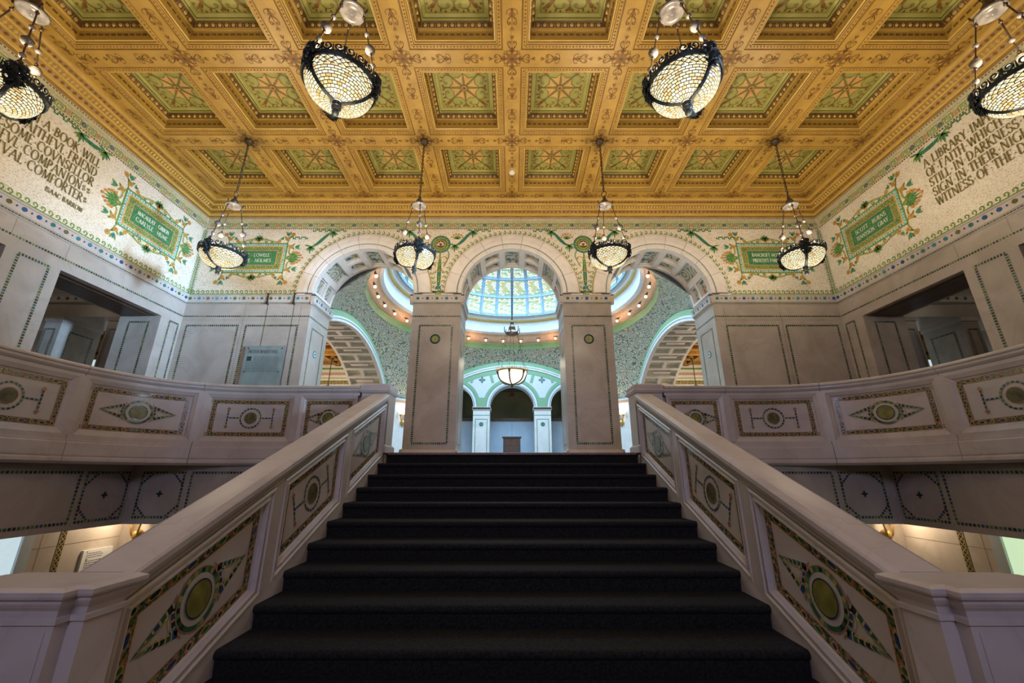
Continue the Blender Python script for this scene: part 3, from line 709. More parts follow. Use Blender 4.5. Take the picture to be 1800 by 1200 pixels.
for cx in ARX:
    for k in range(9):
        o = inst('voussoir', VOUS, wall_back); o.location = Vector((cx, YB, ZA)) - Vector((0, YB, ZL)); o.rotation_euler = (0, radians(-90 + 10 + 20 * k), 0)
    o = inst('arch_soffit', SOFF, wall_back); o.location = Vector((cx, YB + .03, ZA)) - Vector((0, YB, ZL))
    mb = MB(); mb.ring(cx, ZA, RIN + .105, .022, .081, INTEAL, lambda u, v, d: (u, YB - d, v), 48, 0, pi); wb(mb, 'bead_line')
    mb = MB()                                   # wave scroll round the archivolt
    R = ROUT + .075; n = 42
    for k in range(n):
        a = pi * (k + .5) / n; u, v = cx + R * cos(a), ZA + R * sin(a)
        if abs(u) < XW: mb.strip(spiral(u, v, .012, .050, a + 1.2, .85, 8), .022, .005, TLEAF, lambda u, v, d: (u, YB - d, v))
    mb.ring(cx, ZA, ROUT + .018, .022, .005, TGOLD, lambda u, v, d: (u, YB - d, v), 48, 0, pi)
    stuff(wb(mb, 'wave_border'))

# ------------------------------------------------------------------ side walls with tall openings
DOORS = [(6.32, 8.44), (3.40, 5.52), (.48, 2.60), (-2.44, -.32)]
def side_wall():
    """left wall; the right one is its mirror image"""
    root = empty('wall_side', (-XW, YB, ZL)); off = Vector((-XW, YB, ZL))
    def put(mb, name): o = mb.build(name, root); o.location = -off; return o
    ys = [YB]
    for a, b in DOORS: ys += [b, a]
    ys.append(-4.4)
    for i in range(0, len(ys), 2):
        y1, y0 = ys[i], ys[i + 1]
        mb = MB(); mb.box(-XW - .9, -XW, y0, y1, ZL, 3.31, WALLM); put(mb, 'pilaster')
        M = lambda u, v, d: (-XW + d, u, v)
        mb = MB()
        if i == 0: mb.rect(8.68, 8.92, .62, 3.28, .040, .004, INLAY, M)
        else: mb.rect(y0 + .18, y1 - .18, .62, 3.28, .042, .004, INLAY, M)
        J = lambda u, v, d, y0=y0: (u, y0 - d, v); J2 = lambda u, v, d, y1=y1: (u, y1 + d, v)
        for JJ in ((J,) if i == 0 else (J, J2)):
            mb.rect(-XW - .66, -XW - .24, .62, 3.16, .04, .004, INLAY, JJ)
        put(mb, 'inlay_band')
        mb = MB(); mb.sweep([(0, ZL), (.05, ZL), (.05, ZL + .14), (.02, ZL + .19), (0, ZL + .2)], [y0, y1], M, MARBLE); put(mb, 'base_moulding')
    mb = MB(); mb.box(-XW - .9, -XW, -4.4, YB, 3.31, 4.0, WALLM); put(mb, 'lintel')
    mb = MB()
    for a, b in DOORS:                          # brown coffered soffit of the opening
        mb.box(-XW - .80, -XW - .10, a + .02, b - .02, 3.296, 3.31, WALNUT); mb.box(-XW - .70, -XW - .2, a + .1, b - .1, 3.28, 3.297, WALNUT)
    put(mb, 'opening_soffit')
    M = lambda u, v, d: (-XW + d, u, v)
    mb = MB(); mb.sweep(LED, [-4.4, YB], M, MARBLE); put(mb, 'ledge')
    mb = MB(); mb.strip([(-4, 3.51), (YB, 3.51)], .034, .004, INLAY, M); mb.strip([(-4, 3.83), (YB, 3.83)], .018, .034, INLAY, M)
    mb.strip([(6.32, 3.51), (6.32, 3.8)], .005, .002, UMBER, M); mb.strip([(5.52, 3.51), (5.52, 3.8)], .005, .002, UMBER, M); put(mb, 'inlay_line')
    y = YB - .12; k = 0
    while y > 2.0:
        g = MB(); g.disc(y, 3.945, .037, .062, GEMS[RND.choice((0, 1, 1, 2, 3, 0, 4))], M, 12, .05)
        g.poly([(y - .105 + a, 3.945 + b) for a, b in ((.016, 0), (0, .02), (-.016, 0), (0, -.02))], .05, .060, GEMS[0], M); put(g, 'gem'); y -= .21
    mb = MB(); mb.box(-XW - .1, -XW, -4.4, YB, 4.0, ZC + .4, MOSAIC); put(mb, 'mosaic_frieze')
    return root
wl = side_wall(); wr = mirrored(wl)
wl.name = 'wall_left'; wr.name = 'wall_right'
tag(wl, 'marble side wall with tall openings under the mosaic frieze ending ISAAC BARROW', kind='structure')
tag(wr, 'marble side wall with tall openings under the mosaic frieze beginning A LIBRARY', kind='structure')

# ------------------------------------------------------------------ mosaic ornament, drawn in the local wall frame
FIELD = 5.04
def border_mesh(u0, u1, skip=()):
    """fringe, key band with roundels, rope, and wave scroll along the foot"""
    mb = MB(); d = .004
    mb.strip([(u0, 6.135), (u1, 6.135)], .10, d, TKEY); mb.strip([(u0, 5.965), (u1, 5.965)], .20, d, TKEY)
    mb.strip([(u0, 6.16), (u1, 6.16)], .022, d + .002, ROPE); mb.strip([(u0, 5.865), (u1, 5.865)], .03, d + .002, ROPE)
    mb.strip([(u0, 6.075), (u1, 6.075)], .010, d + .002, TOLIVE)
    n = int((u1 - u0) / .27)
    for i in range(n):
        u = u0 + (i + .5) * (u1 - u0) / n
        mb.disc(u, 5.965, .050, d + .004, TBLUE if i % 2 else TPINK, n=12); mb.ring(u, 5.965, .050, .012, d + .005, TGOLD, n=12); mb.disc(u, 5.965, .016, d + .005, TGOLD, n=6)
        a = u + .055; b = u + (u1 - u0) / n - .055; q = .012
        mb.strip([(a, 5.91), (a, 6.02), (b, 6.02), (b, 5.91), (a + .035, 5.91), (a + .035, 5.985), (b - .04, 5.985), (b - .04, 5.945), (a + .075, 5.945)], .016, d + .003, TLEAF)
    n = int((u1 - u0) / .115)
    for i in range(n):
        u = u0 + (i + .5) * (u1 - u0) / n
        if any(a < u < b for a, b in skip): continue
        mb.strip(spiral(u, 4.138, .010, .048, -pi / 2, -.95, 9), .022, d, TLEAF)
    segs = []; p = u0
    for a, b in skip: segs.append((p, a)); p = b
    segs.append((p, u1))
    for a, b in segs: mb.strip([(a, 4.075), (b, 4.075)], .03, d, TLEAF)
    return mb
def rose(mb, u, v, r, d=.008):
    mb.disc(u, v, r, d, TORANGE, n=10); mb.disc(u, v, r * .62, d + .002, TGOLD, n=8); mb.disc(u, v, r * .3, d + .004, COSR, n=6)
def tulip(mb, u, v, a, l, d=.007):
    for b in (-.45, 0, .45): mb.leaf(u, v, a + b, l * (1 if b else .8), l * .34, d + .001 * (b == 0), TLEAF if b else TTEAL)
def cartouche(lines, wscale=1.0):
    """framed green tablet with palmettes, scrolls and roses; centre at the origin"""
    mb = MB(); a, b = .735, .405
    mb.poly([(-a, -b), (a, -b), (a, b), (-a, b)], 0, .004, TOLIVE)
    mb.rect(-a, a, -b, b, .025, .006, TLEAF)
    mb.rect(-a + .04, a - .04, -b + .04, b - .04, .034, .007, INTURQ)
    mb.rect(-a + .078, a - .078, -b + .078, b - .078, .028, .007, INRED)
    for s in lin(-a + .17, a - .17, 13):
        for v in (-b + .16, b - .16): mb.ring(s, v, .034, .014, .007, TGREEN, n=8)
    for v in lin(-b + .2, b - .2, 4):
        for s in (-a + .16, a - .16): mb.ring(s, v, .034, .014, .007, TGREEN, n=8)
    mb.rect(-.512, .512, -.198, .198, .014, .008, TPINK)
    mb.poly([(-.505, -.19), (.505, -.19), (.505, .19), (-.505, .19)], 0, .009, TGREEN)
    for i, t in enumerate(lines): letters(mb, t, 0, .035 - i * .15, .088, LETTERW, .012, width=.80 * min(1, line_width(t) / 9.5), align='c', T=.15, t=.08)
    for sy in (-1, 1):                          # scrolls and palmette above and below
        for sx in (-1, 1):
            mb.strip([(sx * u, sy * v) for u, v in bez((.06, b + .09), (.20, b + .17), (.30, b + .02), (.52, b + .035), 12)], .040, .006, TOLIVE)
            mb.strip([(sx * u, sy * v) for u, v in spiral(.515, b + .072, .038, .012, -pi / 2, 1.1, 10)], .032, .007, TORANGE)
            mb.strip([(sx * u, sy * v) for u, v in spiral(.20, b + .045, .042, .010, pi / 2, 1.0, 9)], .022, .007, TGREEN)
            mb.strip([(sx * u, sy * v) for u, v in spiral(.33, b + .03, .022, .006, pi / 2, -1.0, 7)], .02, .007, TTEAL)
            mb.leaf(sx * .13, sy * (b + .06), atan2(sy * .3, sx), .09, .03, .008, TGOLD)
        mb.disc(0, sy * (b + .06), .045, .008, TORANGE, n=10)
        for q in (-.9, -.45, 0, .45, .9): mb.leaf(0, sy * (b + .07), sy * pi / 2 + q, .17 - .03 * abs(q), .065, .009, TGREEN if abs(q) > .3 else TLEAF)
        for q in (-.4, .4): mb.disc(.03 * (1 if q > 0 else -1), sy * (b + .11), .014, .012, TGOLD, n=6)
    for sx in (-1, 1):                          # feathered palmettes at the ends
        for k, q in enumerate((-1.2, -.9, -.6, -.3, 0, .3, .6, .9, 1.2)):
            l = .34 - .12 * abs(q); an = (0 if sx > 0 else pi) + q * .8
            mb.leaf(sx * (a + .07), 0, an, l, .055, .007 + .0006 * k, TGREEN if k % 2 else TLEAF)
            mb.disc(sx * (a + .07) + l * cos(an), l * sin(an), .032, .013, TORANGE, n=7)
        mb.disc(sx * (a + .07), 0, .05, .014, TLEAF, n=10); mb.disc(sx * (a + .10), 0, .02, .016, TPINK, n=8)
        for sy in (-1, 1):
            mb.strip([(sx * u, sy * v) for u, v in bez((a + .02, b - .05), (a + .10, b - .14), (a + .02, .16), (a + .10, .10), 10)], .034, .006, TOLIVE)
            mb.strip([(sx * u, sy * v) for u, v in bez((a - .02, b + .0), (a + .02, b + .10), (a + .02, b + .16), (a + .09, b + .24), 8)], .02, .006, TLEAF)
            rose(mb, sx * (a + .10), sy * (b + .25), .055); rose(mb, sx * (a - .03), sy * (b + .12), .052); rose(mb, sx * (a + .10), sy * (b - .09), .054)
            tulip(mb, sx * (a - .02), sy * (b + .20), sy * pi / 2, .15); tulip(mb, sx * (a + .19), sy * (b - .10), 0 if sx > 0 else pi, .15)
            tulip(mb, sx * (a - .13), sy * (b + .10), sy * 2.2 if sx > 0 else sy * .9, .10)
            for q in (-.8, .8): mb.leaf(sx * (a - .03), sy * (b + .12), sy * pi / 2 + q, .12, .045, .006, TLEAF); mb.leaf(sx * (a + .10), sy * (b - .09), (0 if sx > 0 else pi) + q, .12, .045, .006, TLEAF)
    return mb
def swag(mb, u0, v0, u1, v1, sag=.10):
    """ribbon hanging between two bows"""
    m = ((u0 + u1) / 2, min(v0, v1) - sag)
    mb.strip(bez((u0, v0), (u0 + (u1 - u0) * .25, v0 - sag * 1.3), (u0 + (u1 - u0) * .7, v1 - sag), (u1, v1), 12), .065, .006, TGREEN, taper=lambda t: .25 + sin(pi * t))
    mb.strip(bez((u0, v0 + .012), (u0 + (u1 - u0) * .25, v0 - sag * 1.1), (u0 + (u1 - u0) * .7, v1 - sag * .8), (u1, v1 + .012), 12), .022, .008, TTEAL, taper=lambda t: .25 + sin(pi * t))
    for u, v in ((u0, v0), (u1, v1)):
        for q in (-2.4, -2.0, -1.57, -1.1, -.7, .2, 2.9): mb.leaf(u, v, q, .16 if abs(q + 1.57) > .2 else .21, .042, .007, TGREEN if int(q * 10) % 2 else TLEAF)
def key_tail(mb, u0, v, n, s):
    p = [(u0, v)]; st = .075
    for i in range(n):
        u = u0 + s * i * st * 2; p += [(u + s * st * .7, v), (u + s * st * .7, v - .045), (u + s * st * 1.4, v - .045), (u + s * st * 1.4, v)]
    mb.strip(p, .024, .006, TGREEN)
def place_wall(mb, name, wall, u, v, label=None):
    root, loc, rz = {'b': (wall_back, (u, YB, v), 0), 'l': (wl, (-XW, u, v), pi / 2), 'r': (wr, (XW, -u, v), -pi / 2)}[wall]
    o = mb if isinstance(mb, bpy.types.Object) else mb.build(name)
    o.matrix_world = Matrix.Translation(Vector(loc)) @ Matrix.Rotation(rz, 4, 'Z')
    o.parent = root
    sxr = -1 if wall == 'r' else 1
    o.matrix_parent_inverse = (Matrix.Translation(root.location) @ Matrix.Diagonal((sxr, 1, 1, 1))).inverted()
    if label: o['label'] = label
    return o
skips = tuple((cx - ROUT - .09, cx + ROUT + .09) for cx in ARX)
stuff(place_wall(border_mesh(-XW + .02, XW - .02, skips), 'mosaic_border', 'b', 0, 0))
stuff(place_wall(border_mesh(2.2, YB - .02), 'mosaic_border', 'l', 0, 0))
stuff(place_wall(border_mesh(-YB + .02, -2.2), 'mosaic_border', 'r', 0, 0))
# corner garlands
for wall, u in (('l', YB - .02), ('b', -XW + .03), ('b', XW - .03), ('r', -YB + .02)):
    mb = MB(); s = -1 if wall in 'l' or (wall == 'b' and u > 0) else 1
    mb.strip([(0, 4.06), (0, 5.84)], .018, .005, TLEAF)
    for i in range(26): mb.leaf(0, 4.1 + i * .066, pi / 2 + (-.9 if s > 0 else .9), .075, .02, .006, TGREEN)
    place_wall(mb, 'corner_garland', wall, u, 0)
place_wall(cartouche(['POE . LOWELL', 'HOWE . HOLMES']), 'mosaic_tablet', 'b', -6.29, FIELD, 'green mosaic tablet reading POE LOWELL')
place_wall(cartouche(['BANCROFT MOTLEY', 'PRESCOTT PARKMAN']), 'mosaic_tablet', 'b', 6.29, FIELD, 'green mosaic tablet reading BANCROFT PRESCOTT')
place_wall(cartouche(['MACAULAY . GIBBON', 'CARLYLE . HUME']), 'mosaic_tablet', 'l', 7.65, FIELD, 'green mosaic tablet reading CARLYLE HUME')
place_wall(cartouche(['SCOTT . BURNS', 'TENNYSON . GRAY']), 'mosaic_tablet', 'r', -7.65, FIELD, 'green mosaic tablet reading SCOTT BURNS TENNYSON GRAY')
mb = MB()
for t, z, f in (('HE.THAT.LOVETH.A.BOOK.WILL', 5.41, 1), ('NEVER.WANT.A.FAITHFVL.FRIEND', 5.205, 1), ('A.WHOLESOME.COVNSELLOR', 5.005, 1), ('A.CHEERFVL.COMPANJON~~', 4.81, 1), ('AN.EFFECTVAL.COMFORTER~', 4.615, 1)):
    letters(mb, t, 6.32, z, .165, LETTER, .010, width=line_width(t) * .165 * .72, align='r', T=.13, t=.07)
letters(mb, 'ISAAC BARROW', 6.31, 4.44, .085, LETTER, .010, width=.62, align='r', T=.17, t=.1)
swag(mb, 5.88, 5.80, 6.33, 5.80, .07); key_tail(mb, 5.82, 5.83, 4, -1)
place_wall(mb, 'inscription', 'l', 0, 0, 'bronze green inscription lettering ending ISAAC BARROW')
mb = MB()
for t, z in (('A.LIBRARY.IMPLIES.AN.ACT', 5.415), ('OF.FAITH.WHICH.GENERATIONS', 5.21), ('STILL.IN.DARKNESS.HID', 5.005), ('SIGN.IN.THEIR.NIGHT.IN', 4.80), ('WITNESS.OF.THE.DAWN', 4.60)):
    letters(mb, t, -6.33, z, .165, LETTER, .010, width=line_width(t) * .165 * .72, align='l', T=.13, t=.07)
swag(mb, -6.36, 5.78, -5.88, 5.80, .07); key_tail(mb, -5.82, 5.83, 4, 1)
place_wall(mb, 'inscription', 'r', 0, 0, 'bronze green inscription lettering beginning A LIBRARY')
# spandrels of the arcade
mb = MB()
for s in (-1, 1):
    swag(mb, s * 4.98, 5.36, s * 4.47, 5.78, .04); key_tail(mb, s * 5.5, 5.62, 3, s * .001 + (1 if s < 0 else -1)); key_tail(mb, s * 4.42, 5.83, 4, s)
    key_tail(mb, s * 4.42, 5.83, 2, -s)
    key_tail(mb, s * .95, 5.83, 3, -s); key_tail(mb, s * 2.62, 5.83, 2, s)
    cx = s * 1.765
    swag(mb, s * .98, 5.80, s * 1.42, 5.40, .05); swag(mb, s * 2.56, 5.80, s * 2.12, 5.40, .05)
    for r, m, dd in ((.245, TGREEN, .006), (.215, TTEAL, .007), (.19, TOLIVE, .008), (.16, TGREEN, .009), (.13, TGOLD, .010), (.105, UMBER, .011)): mb.disc(cx, 5.42, r, dd, m, n=24)
    for k in range(16): mb.disc(cx + .20 * cos(k * pi / 8), 5.42 + .20 * sin(k * pi / 8), .012, .011, TGOLD, n=5)
    for k in range(5):
        a = pi / 2 + (k - 2) * .75; mb.leaf(cx, 5.40, a, .10, .05, .014, MOSAIC); mb.disc(cx + .07 * cos(a), 5.40 + .07 * sin(a), .022, .016, MOSAIC, n=7)
    for sx in (-1, 1):                          # orange fans beside the medallion
        fx, fz = cx + sx * .40, 5.56
        for k in range(6): mb.leaf(fx, fz, pi / 2 + (k - 2.5) * .45, .13, .03, .008, TLEAF); mb.disc(fx + .15 * cos(pi / 2 + (k - 2.5) * .45), fz + .15 * sin(pi / 2 + (k - 2.5) * .45), .024, .010, TORANGE, n=7)
        mb.strip(bez((cx + sx * .17, 5.24), (cx + sx * .30, 5.10), (cx + sx * .12, 4.90), (cx + sx * .10, 4.80), 9), .02, .006, TGREEN)
        for z, l in ((5.08, .20), (4.92, .16), (4.70, .12)): mb.strip(bez((cx, z - .06), (cx + sx * .06, z), (cx + sx * l * .8, z + .03), (cx + sx * l * .8, z - .05), 7), .018, .007, TOLIVE if l > .15 else TGOLD); rose(mb, cx + sx * l * .8, z - .05, .028)
    mb.leaf(cx, 4.16, pi / 2, 1.02, .10, .006, TGREEN); mb.strip([(cx, 4.2), (cx, 5.17)], .035, .009, TLEAF)
    for z in (4.34, 4.62, 4.95): mb.disc(cx, z, .04, .012, TTEAL if z != 4.95 else TLEAF, n=10); rose(mb, cx, z + .07, .024, .013)
    for q in (-.5, .5): mb.leaf(cx, 4.3, -pi / 2 + q, .14, .05, .008, TBLUE)
    mb.strip([(cx - .14, 4.13), (cx + .14, 4.13)], .05, .005, TLEAF)
stuff(place_wall(mb, 'spandrel_ornament', 'b', 0, 0))

# ------------------------------------------------------------------ floors
mb = MB()
mb.box(-16, 16, YS + .10, 29, ZL - .18, ZL, FLOORM)
for s in (-1, 1):
    x0, x1 = (-16, -5.5) if s < 0 else (5.5, 16); mb.box(x0, x1, -4.4, YS + .10, ZL - .18, ZL, FLOORM)
    x0, x1 = (-5.5, -2.2) if s < 0 else (2.2, 5.5); mb.box(x0, x1, 6.36, YS + .10, ZL - .18, ZL, FLOORM)
floor = tag(mb.build('floor'), 'marble gallery floor at the head of the stairs', kind='structure')
mb = MB(); mb.box(-2.6, 2.6, -4.4, 2.75, ZF - .2, ZF, FLOORM)
tag(mb.build('floor_landing'), 'stone landing at the foot of the stairs', kind='structure')
mb = MB(); mb.box(-16, 16, -4.4, 12, ZLOW - .1, ZLOW, FLOORM)
tag(mb.build('floor_lower'), 'floor of the lower hall under the gallery', kind='structure')

# ------------------------------------------------------------------ stairs
stairs = empty('staircase', (0, 2.733, ZF)); tag(stairs, 'wide staircase of ten black carpeted steps rising to the arcade', 'staircase')
def child(mb, name, root, smooth=False):
    o = mb.build(name, root, smooth); o.location = -Vector(root.location); return o
def X_M(u, v, d): return (u, d, v)
for i in range(1, 11):
    y, z = YS - TR * i, ZL - RI * i
    r = .028
    prof = [(y + TR + .02, z - RI - .02), (y + .03, z - RI - .02), (y + .03, z - RI + .0), (y + .022, z - .06)]
    prof += [(y + .0 + r - r * cos(a), z - r + r * sin(a) - .0) for a in [radians(x) for x in (-50, -20, 10, 40, 65, 90)]]
    prof += [(y + TR + .02, z)]
    mb = MB(); mb.sweep(prof, [-SW, SW], X_M, CARPET, closed=True); child(mb, 'step', stairs)
mb = MB()
mb.sweep([(YS + .05, ZL - RI - .02), (YS + .03, ZL - RI - .02), (YS + .03, ZL - .03), (YS + .05, ZL - .03)], [-SW, SW], X_M, CARPET, closed=True); child(mb, 'riser', stairs)
mb = MB()
mb.sweep([(YS + .3, ZL - .028), (YS + .004, ZL - .028), (YS - .006, ZL - .02), (YS - .006, ZL + .004), (YS + .004, ZL + .012), (YS + .3, ZL + .012)], [-SW - .02, SW + .02], X_M, NOSING, closed=True); child(mb, 'landing_nosing', stairs)
mb = MB()
mb.add([(-SW, YS, ZL - .2), (SW, YS, ZL - .2), (SW, 2.78, ZF - .01), (-SW, 2.78, ZF - .01), (-SW, YS, ZF - .01), (SW, YS, ZF - .01)], [(0, 1, 2, 3), (3, 2, 5, 4), (0, 4, 5, 1), (0, 3, 4), (1, 5, 2)], CARPET)
child(mb, 'stair_core', stairs)

# ------------------------------------------------------------------ inlaid panels for the balustrades
def frame_ring(M, u0, u1, v0, v1, i, d, nu): 
    top = [M(u, v1 - i, d) for u in lin(u0 + i, u1 - i, nu)]; bot = [M(u, v0 + i, d) for u in lin(u1 - i, u0 + i, nu)]
    return top + bot
def panel_frame(M, u0, u1, v0, v1, steps, mat, nu=1):
    mb = MB(); mb.loops([frame_ring(M, u0, u1, v0, v1, i, d, nu) for i, d in steps], mat); return mb
def frame_uv(M, du, cu, cv, tilt):
    """emblem frame centred on (cu,cv), tilted by the slope of the rail"""
    return lambda x, y, d: M(cu + x, cv + y + (tilt * 0) * x, d)
def emblem(kind, M, k=1.0, d=.004):
    mb = MB()
    if kind == 'spear':
        mb.ring(0, 0, .205 * k, .036 * k, d, INGRN if k < 1.05 else INGRN, M, 28); mb.ring(0, 0, .228 * k, .008, d + .001, COSR, M, 28)
        mb.disc(0, 0, .135 * k, d + .003, SERP, M, 24)
        mb.ring(0, 0, .135 * k, .008, d + .004, COSD, M, 24)
        for s in (-1, 1):
            arc = [(s * .25 * k * cos(a), .25 * k * sin(a)) for a in lin(-.47, .47, 8)]
            tip = (s * .56 * k, 0)
            mb.strip(arc + [tip], .028 * k, d, INLAY, M, closed=True)
            inner = [(s * (.25 * k * cos(a) + (.04 + .02 * abs(a)) * k), .72 * .25 * k * sin(a)) for a in lin(-.40, .40, 8)] + [(s * .475 * k, 0)]
            mb.strip(inner, .012 * k, d + .001, INGOLD, M, closed=True)
            for y in (-1, 1): mb.leaf(s * .25 * k * cos(.47), y * .25 * k * sin(.47), atan2(y * .9, -s * .35), .07 * k, .02 * k, d + .001, COSR, M)
    else:
        mb.ring(0, 0, .165 * k, .022, d, INLAY, M, 28); mb.disc(0, 0, .098 * k, d + .003, SERPD, M, 22); mb.ring(0, 0, .10 * k, .008, d + .004, COSR, M, 22)
        for s in (-1, 1):
            mb.strip([(s * .177 * k, 0), (s * .365 * k, 0)], .02, d, INLAY, M); mb.strip([(s * .365 * k, -.11), (s * .365 * k, .11)], .02, d, INLAY, M)
            for y in (-1, 1): mb.poly([(s * .365 * k + x, y * .13 + z) for x, z in ((.026, 0), (0, .032), (-.026, 0), (0, -.032))], None, d + .001, COSR, M)
    return mb
def border_runs(u0, u1, v0, v1, w):
    """centres of the border: list of (run axis, positions)"""
    hu, hv = (u1 - u0 - w), (v1 - v0 - w); nu = max(2, 2 * round(hu / (w * 3.2))); nv = max(2, 2 * round(hv / (w * 3.2)))
    out = []
    for v in (v0 + w / 2, v1 - w / 2):
        for i in range(nu + 1): out.append((u0 + w / 2 + hu * i / nu, v, 0, i, hu / nu))
    for u in (u0 + w / 2, u1 - w / 2):
        for i in range(1, nv): out.append((u, v0 + w / 2 + hv * i / nv, 1, i, hv / nv))
    return out
def cosmati(root, M, u0, u1, v0, v1, w, d, nu=1, split=True):
    """border of roundels and lozenges between twisted bands"""
    base = MB(); base.rect(u0 + w / 2, u1 - w / 2, v0 + w / 2, v1 - w / 2, w, d, COSM, M, nu)
    base.rect(u0 + .004, u1 - .004, v0 + .004, v1 - .004, .008, d + .001, COSR, M, nu); base.rect(u0 + w, u1 - w, v0 + w, v1 - w, .008, d + .001, COSR, M, nu)
    joined = base
    pieces = []
    for (u, v, ax, i, st) in border_runs(u0, u1, v0, v1, w):
        m = MB() if split else joined
        if i % 2 == 0:
            m.disc(u, v, w * .44, d + .003, COSR, M, 12); m.disc(u, v, w * .30, d + .004, TGOLD, M, 12); m.disc(u, v, w * .22, d + .005, (COSD, COSG, COSB)[(i // 2) % 3], M, 10)
        else:
            l, h = min(st * .62, w * 1.1), w * .40
            def hexa(k): 
                p = [(-l * k, 0), (-l * k * .55, h * k), (l * k * .55, h * k), (l * k, 0), (l * k * .55, -h * k), (-l * k * .55, -h * k)]
                return [(u + (x if ax == 0 else y), v + (y if ax == 0 else x)) for x, y in p]
            m.poly(hexa(.8), None, d + .003, COSR, M); m.poly(hexa(.62), None, d + .004, TGOLD, M); m.poly(hexa(.48), None, d + .005, (COSD, COSB, COSG)[(i // 2) % 3], M)
        for q in (-1, 1):                       # small green wedges between the motifs
            a = st * .5
            for y in (-1, 1):
                p = [(q * 0 + a - .016, y * w * .14), (a + .016, y * w * .14), (a, y * w * .40)]
                if q > 0: m.poly([(u + (x if ax == 0 else z), v + (z if ax == 0 else x)) for x, z in p], None, d + .0035, COSG, M)
        if split: pieces.append((m, 'roundel' if i % 2 == 0 else 'lozenge'))
    return base, pieces

